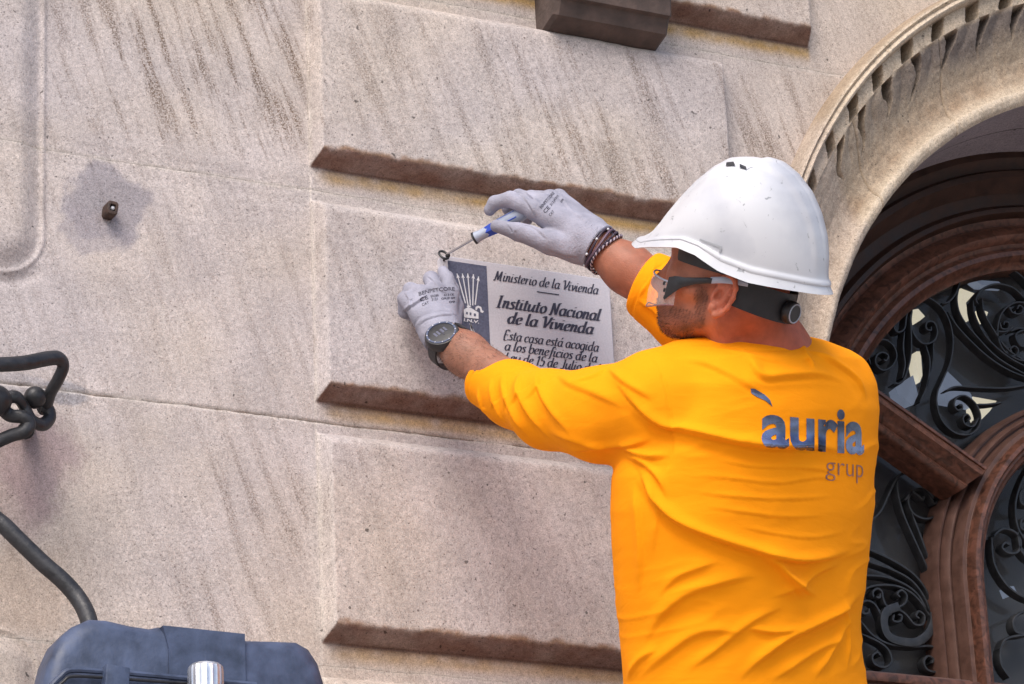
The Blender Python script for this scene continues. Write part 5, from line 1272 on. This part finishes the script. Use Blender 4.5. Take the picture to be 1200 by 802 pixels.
print_text('3131', glR, (646, 242), (651, 237), 3.2, .01); print_text('4131X', glR, (650, 236), (655, 230), 2.4, .01); print_text('09', glR, (658, 238), (661, 234.5), 2.2, .01)
# watch
wax = unit(LE-LW); wn = unit(-V_*.72+U_*.60-R_*.12); wn = unit(wn-wn.dot(wax)*wax*.75); wc = Wh(520, 391, .128)
wc = LW+wax*.038-R_*.007-U_*.017; wt = np.cross(wn, wax); wt = unit(wt)
Wt = empty('wrist_watch', wc, None, None); Wt.parent = person; Wt.location = Vector(wc.tolist())-person.location; Wt['label'] = 'black digital sports watch over the glove cuff'
top = wc+wn*.045
a1 = unit(wax-wax.dot(wn)*wn); a2 = np.cross(wn, a1)
def disc(name, m, rad, hh, seg=32, s=(1, 1)):
    v = []; 
    for r, h_ in zip(rad, hh):
        for i in range(seg): a = 2*math.pi*i/seg; v.append(top+a1*r*s[0]*math.cos(a)+a2*r*s[1]*math.sin(a)+wn*h_)
    f = [(i*seg+j, i*seg+(j+1) % seg, (i+1)*seg+(j+1) % seg, (i+1)*seg+j) for i in range(len(rad)-1) for j in range(seg)]+[tuple(range((len(rad)-1)*seg, len(rad)*seg))]
    return obj(name, v, f, m, Wt, True, None, 35)
disc('watch_case', M_rubber, [.0290, .0305, .0305, .0285, .0265], [-.012, -.007, .001, .0050, .0056])
disc('bezel', mat('dark_blue_bezel', (.06, .08, .15), .45), [.0265, .0262, .0235, .0228], [.0056, .0070, .0070, .0050])
disc('watch_face', mat('watch_glass', (.02, .03, .06), .35, spec=.3), [.0230, .022], [.0052, .0053])
mb = MB(); mb.obox(top+wn*.0058+a2*.001, [a1, a2, wn], (.008, .0012, .0003)); mb.build('digit_bar', M_ink, Wt)
for k_ in range(12):
    a = 2*math.pi*k_/12; mb = MB(); q_ = top+(a1*math.cos(a)+a2*math.sin(a))*.0248+wn*.0072; mb.obox(q_, [a1*math.cos(a)+a2*math.sin(a), a2*math.cos(a)-a1*math.sin(a), wn], (.0013, .0005, .0002)); mb.build('dial_mark', M_pwhite, Wt, False)
for k_, dx_ in enumerate((-.010, -.004, .004, .010)):
    mb = MB(); mb.obox(top+wn*.0058+a2*dx_-a1*.003, [a1, a2, wn], (.0055, .0018, .0002)); mb.build('digit', M_slate, Wt, False)
strapv = []; sc_ = LW+wax*.038-U_*.004-R_*.002
for i in range(49):
    a = math.radians(38+284*i/48); d = wn*math.cos(a)+wt*math.sin(a); r = .0375
    for h_, e in ((-.0115, 0), (.0115, 0), (.0115, .0032), (-.0115, .0032)): strapv.append(sc_+d*(r*(1 if abs(math.sin(a)) > .3 else 1)+e)+wax*h_)
mb = MB(); mb.add(strapv, [(i*4+j, i*4+(j+1) % 4, (i+1)*4+(j+1) % 4, (i+1)*4+j) for i in range(48) for j in range(4)]+[(0, 1, 2, 3), (192, 193, 194, 195)]); mb.build('strap', M_rubber, Wt)
# braided bracelets
Br = empty('bracelet', RW, None, None); Br.parent = person; Br.location = Vector(RW.tolist())-person.location; Br['label'] = 'stack of dark braided cord bracelets with pale flecks'
b1 = unit(np.cross(wr2, [0, 0, 1])); b2 = np.cross(wr2, b1); M_cord = mat('purple_black_cord', (.035, .02, .04), .6, .3, 300); M_cord2 = mat('pale_cord', (.42, .36, .42), .6, .2, 300); M_cord3 = mat('mauve_cord', (.13, .08, .12), .6, .2, 300)
br0 = RW+wr2*.012
for k_, (h_, m_, tw) in enumerate(((-.002, M_cord, 0), (.004, M_cord3, 0), (.010, M_cord, 1), (.016, M_cord, 1))):
    for ph0 in ((0,) if not tw else (0, math.pi)):
        pts = []
        for a in np.linspace(0, 2*math.pi, 130):
            rr = .0385+k_*.0004+(.0012*math.cos(30*a+ph0) if tw else .0006*math.sin(3*a)); ho = h_+.004*math.sin(a*2+k_)+(.0012*math.sin(30*a+ph0) if tw else 0)
            pts.append(br0+wr2*ho+(b1*math.cos(a)+b2*math.sin(a))*rr)
        mb = MB(); mb.tube(np.array(pts), .0016 if tw else .0024, 6); mb.build('cord', M_cord2 if (tw and ph0 and k_ == 3) else m_, Br)
mb = MB()
for a in np.linspace(0, 6.28, 9): mb.ball(br0-wr2*.002+(b1*math.cos(a)+b2*math.sin(a))*.041, .0024, nu=8, nv=6)
o = mb.build('bead', M_pwhite, Br); o['kind'] = 'stuff'

# -- screwdriver
h0, h1, h2, tip = Wh(557, 279, .092), Wh(578, 268, .118), Wh(640, 240, .165), Wh(524, 298, .028)
sd_ = empty('screwdriver', h0, 'screwdriver with grey and blue handle held in the right glove', 'screwdriver')
ax_ = unit(h1-h0); P = np.array([h0-ax_*.001, h0, h0+ax_*.004, h0+ax_*.010, h0+ax_*.03, h0+ax_*.05, h0+ax_*.09, h0+ax_*.105, h0+ax_*.11])
mb = MB(); mb.tube(P, [.006, .0105, .0105, .0092, .0100, .0125, .0130, .011, .004], 16); mb.build('handle', M_grip, sd_)
P = np.array([h0+ax_*.022, h0+ax_*.026, h0+ax_*.040, h0+ax_*.085]); mb = MB(); mb.tube(P, [.0098, .0112, .0128, .0134], 6); mb.build('grip_insert', M_blue, sd_)
mb = MB(); mb.tube(np.array([h0-ax_*.003, h0+ax_*.001]), .0112, 16); mb.build('collar_ring', M_rubber, sd_)
mb = MB(); mb.tube(np.array([h0, tip]), .0022, 10); mb.build('shaft', M_steel, sd_)
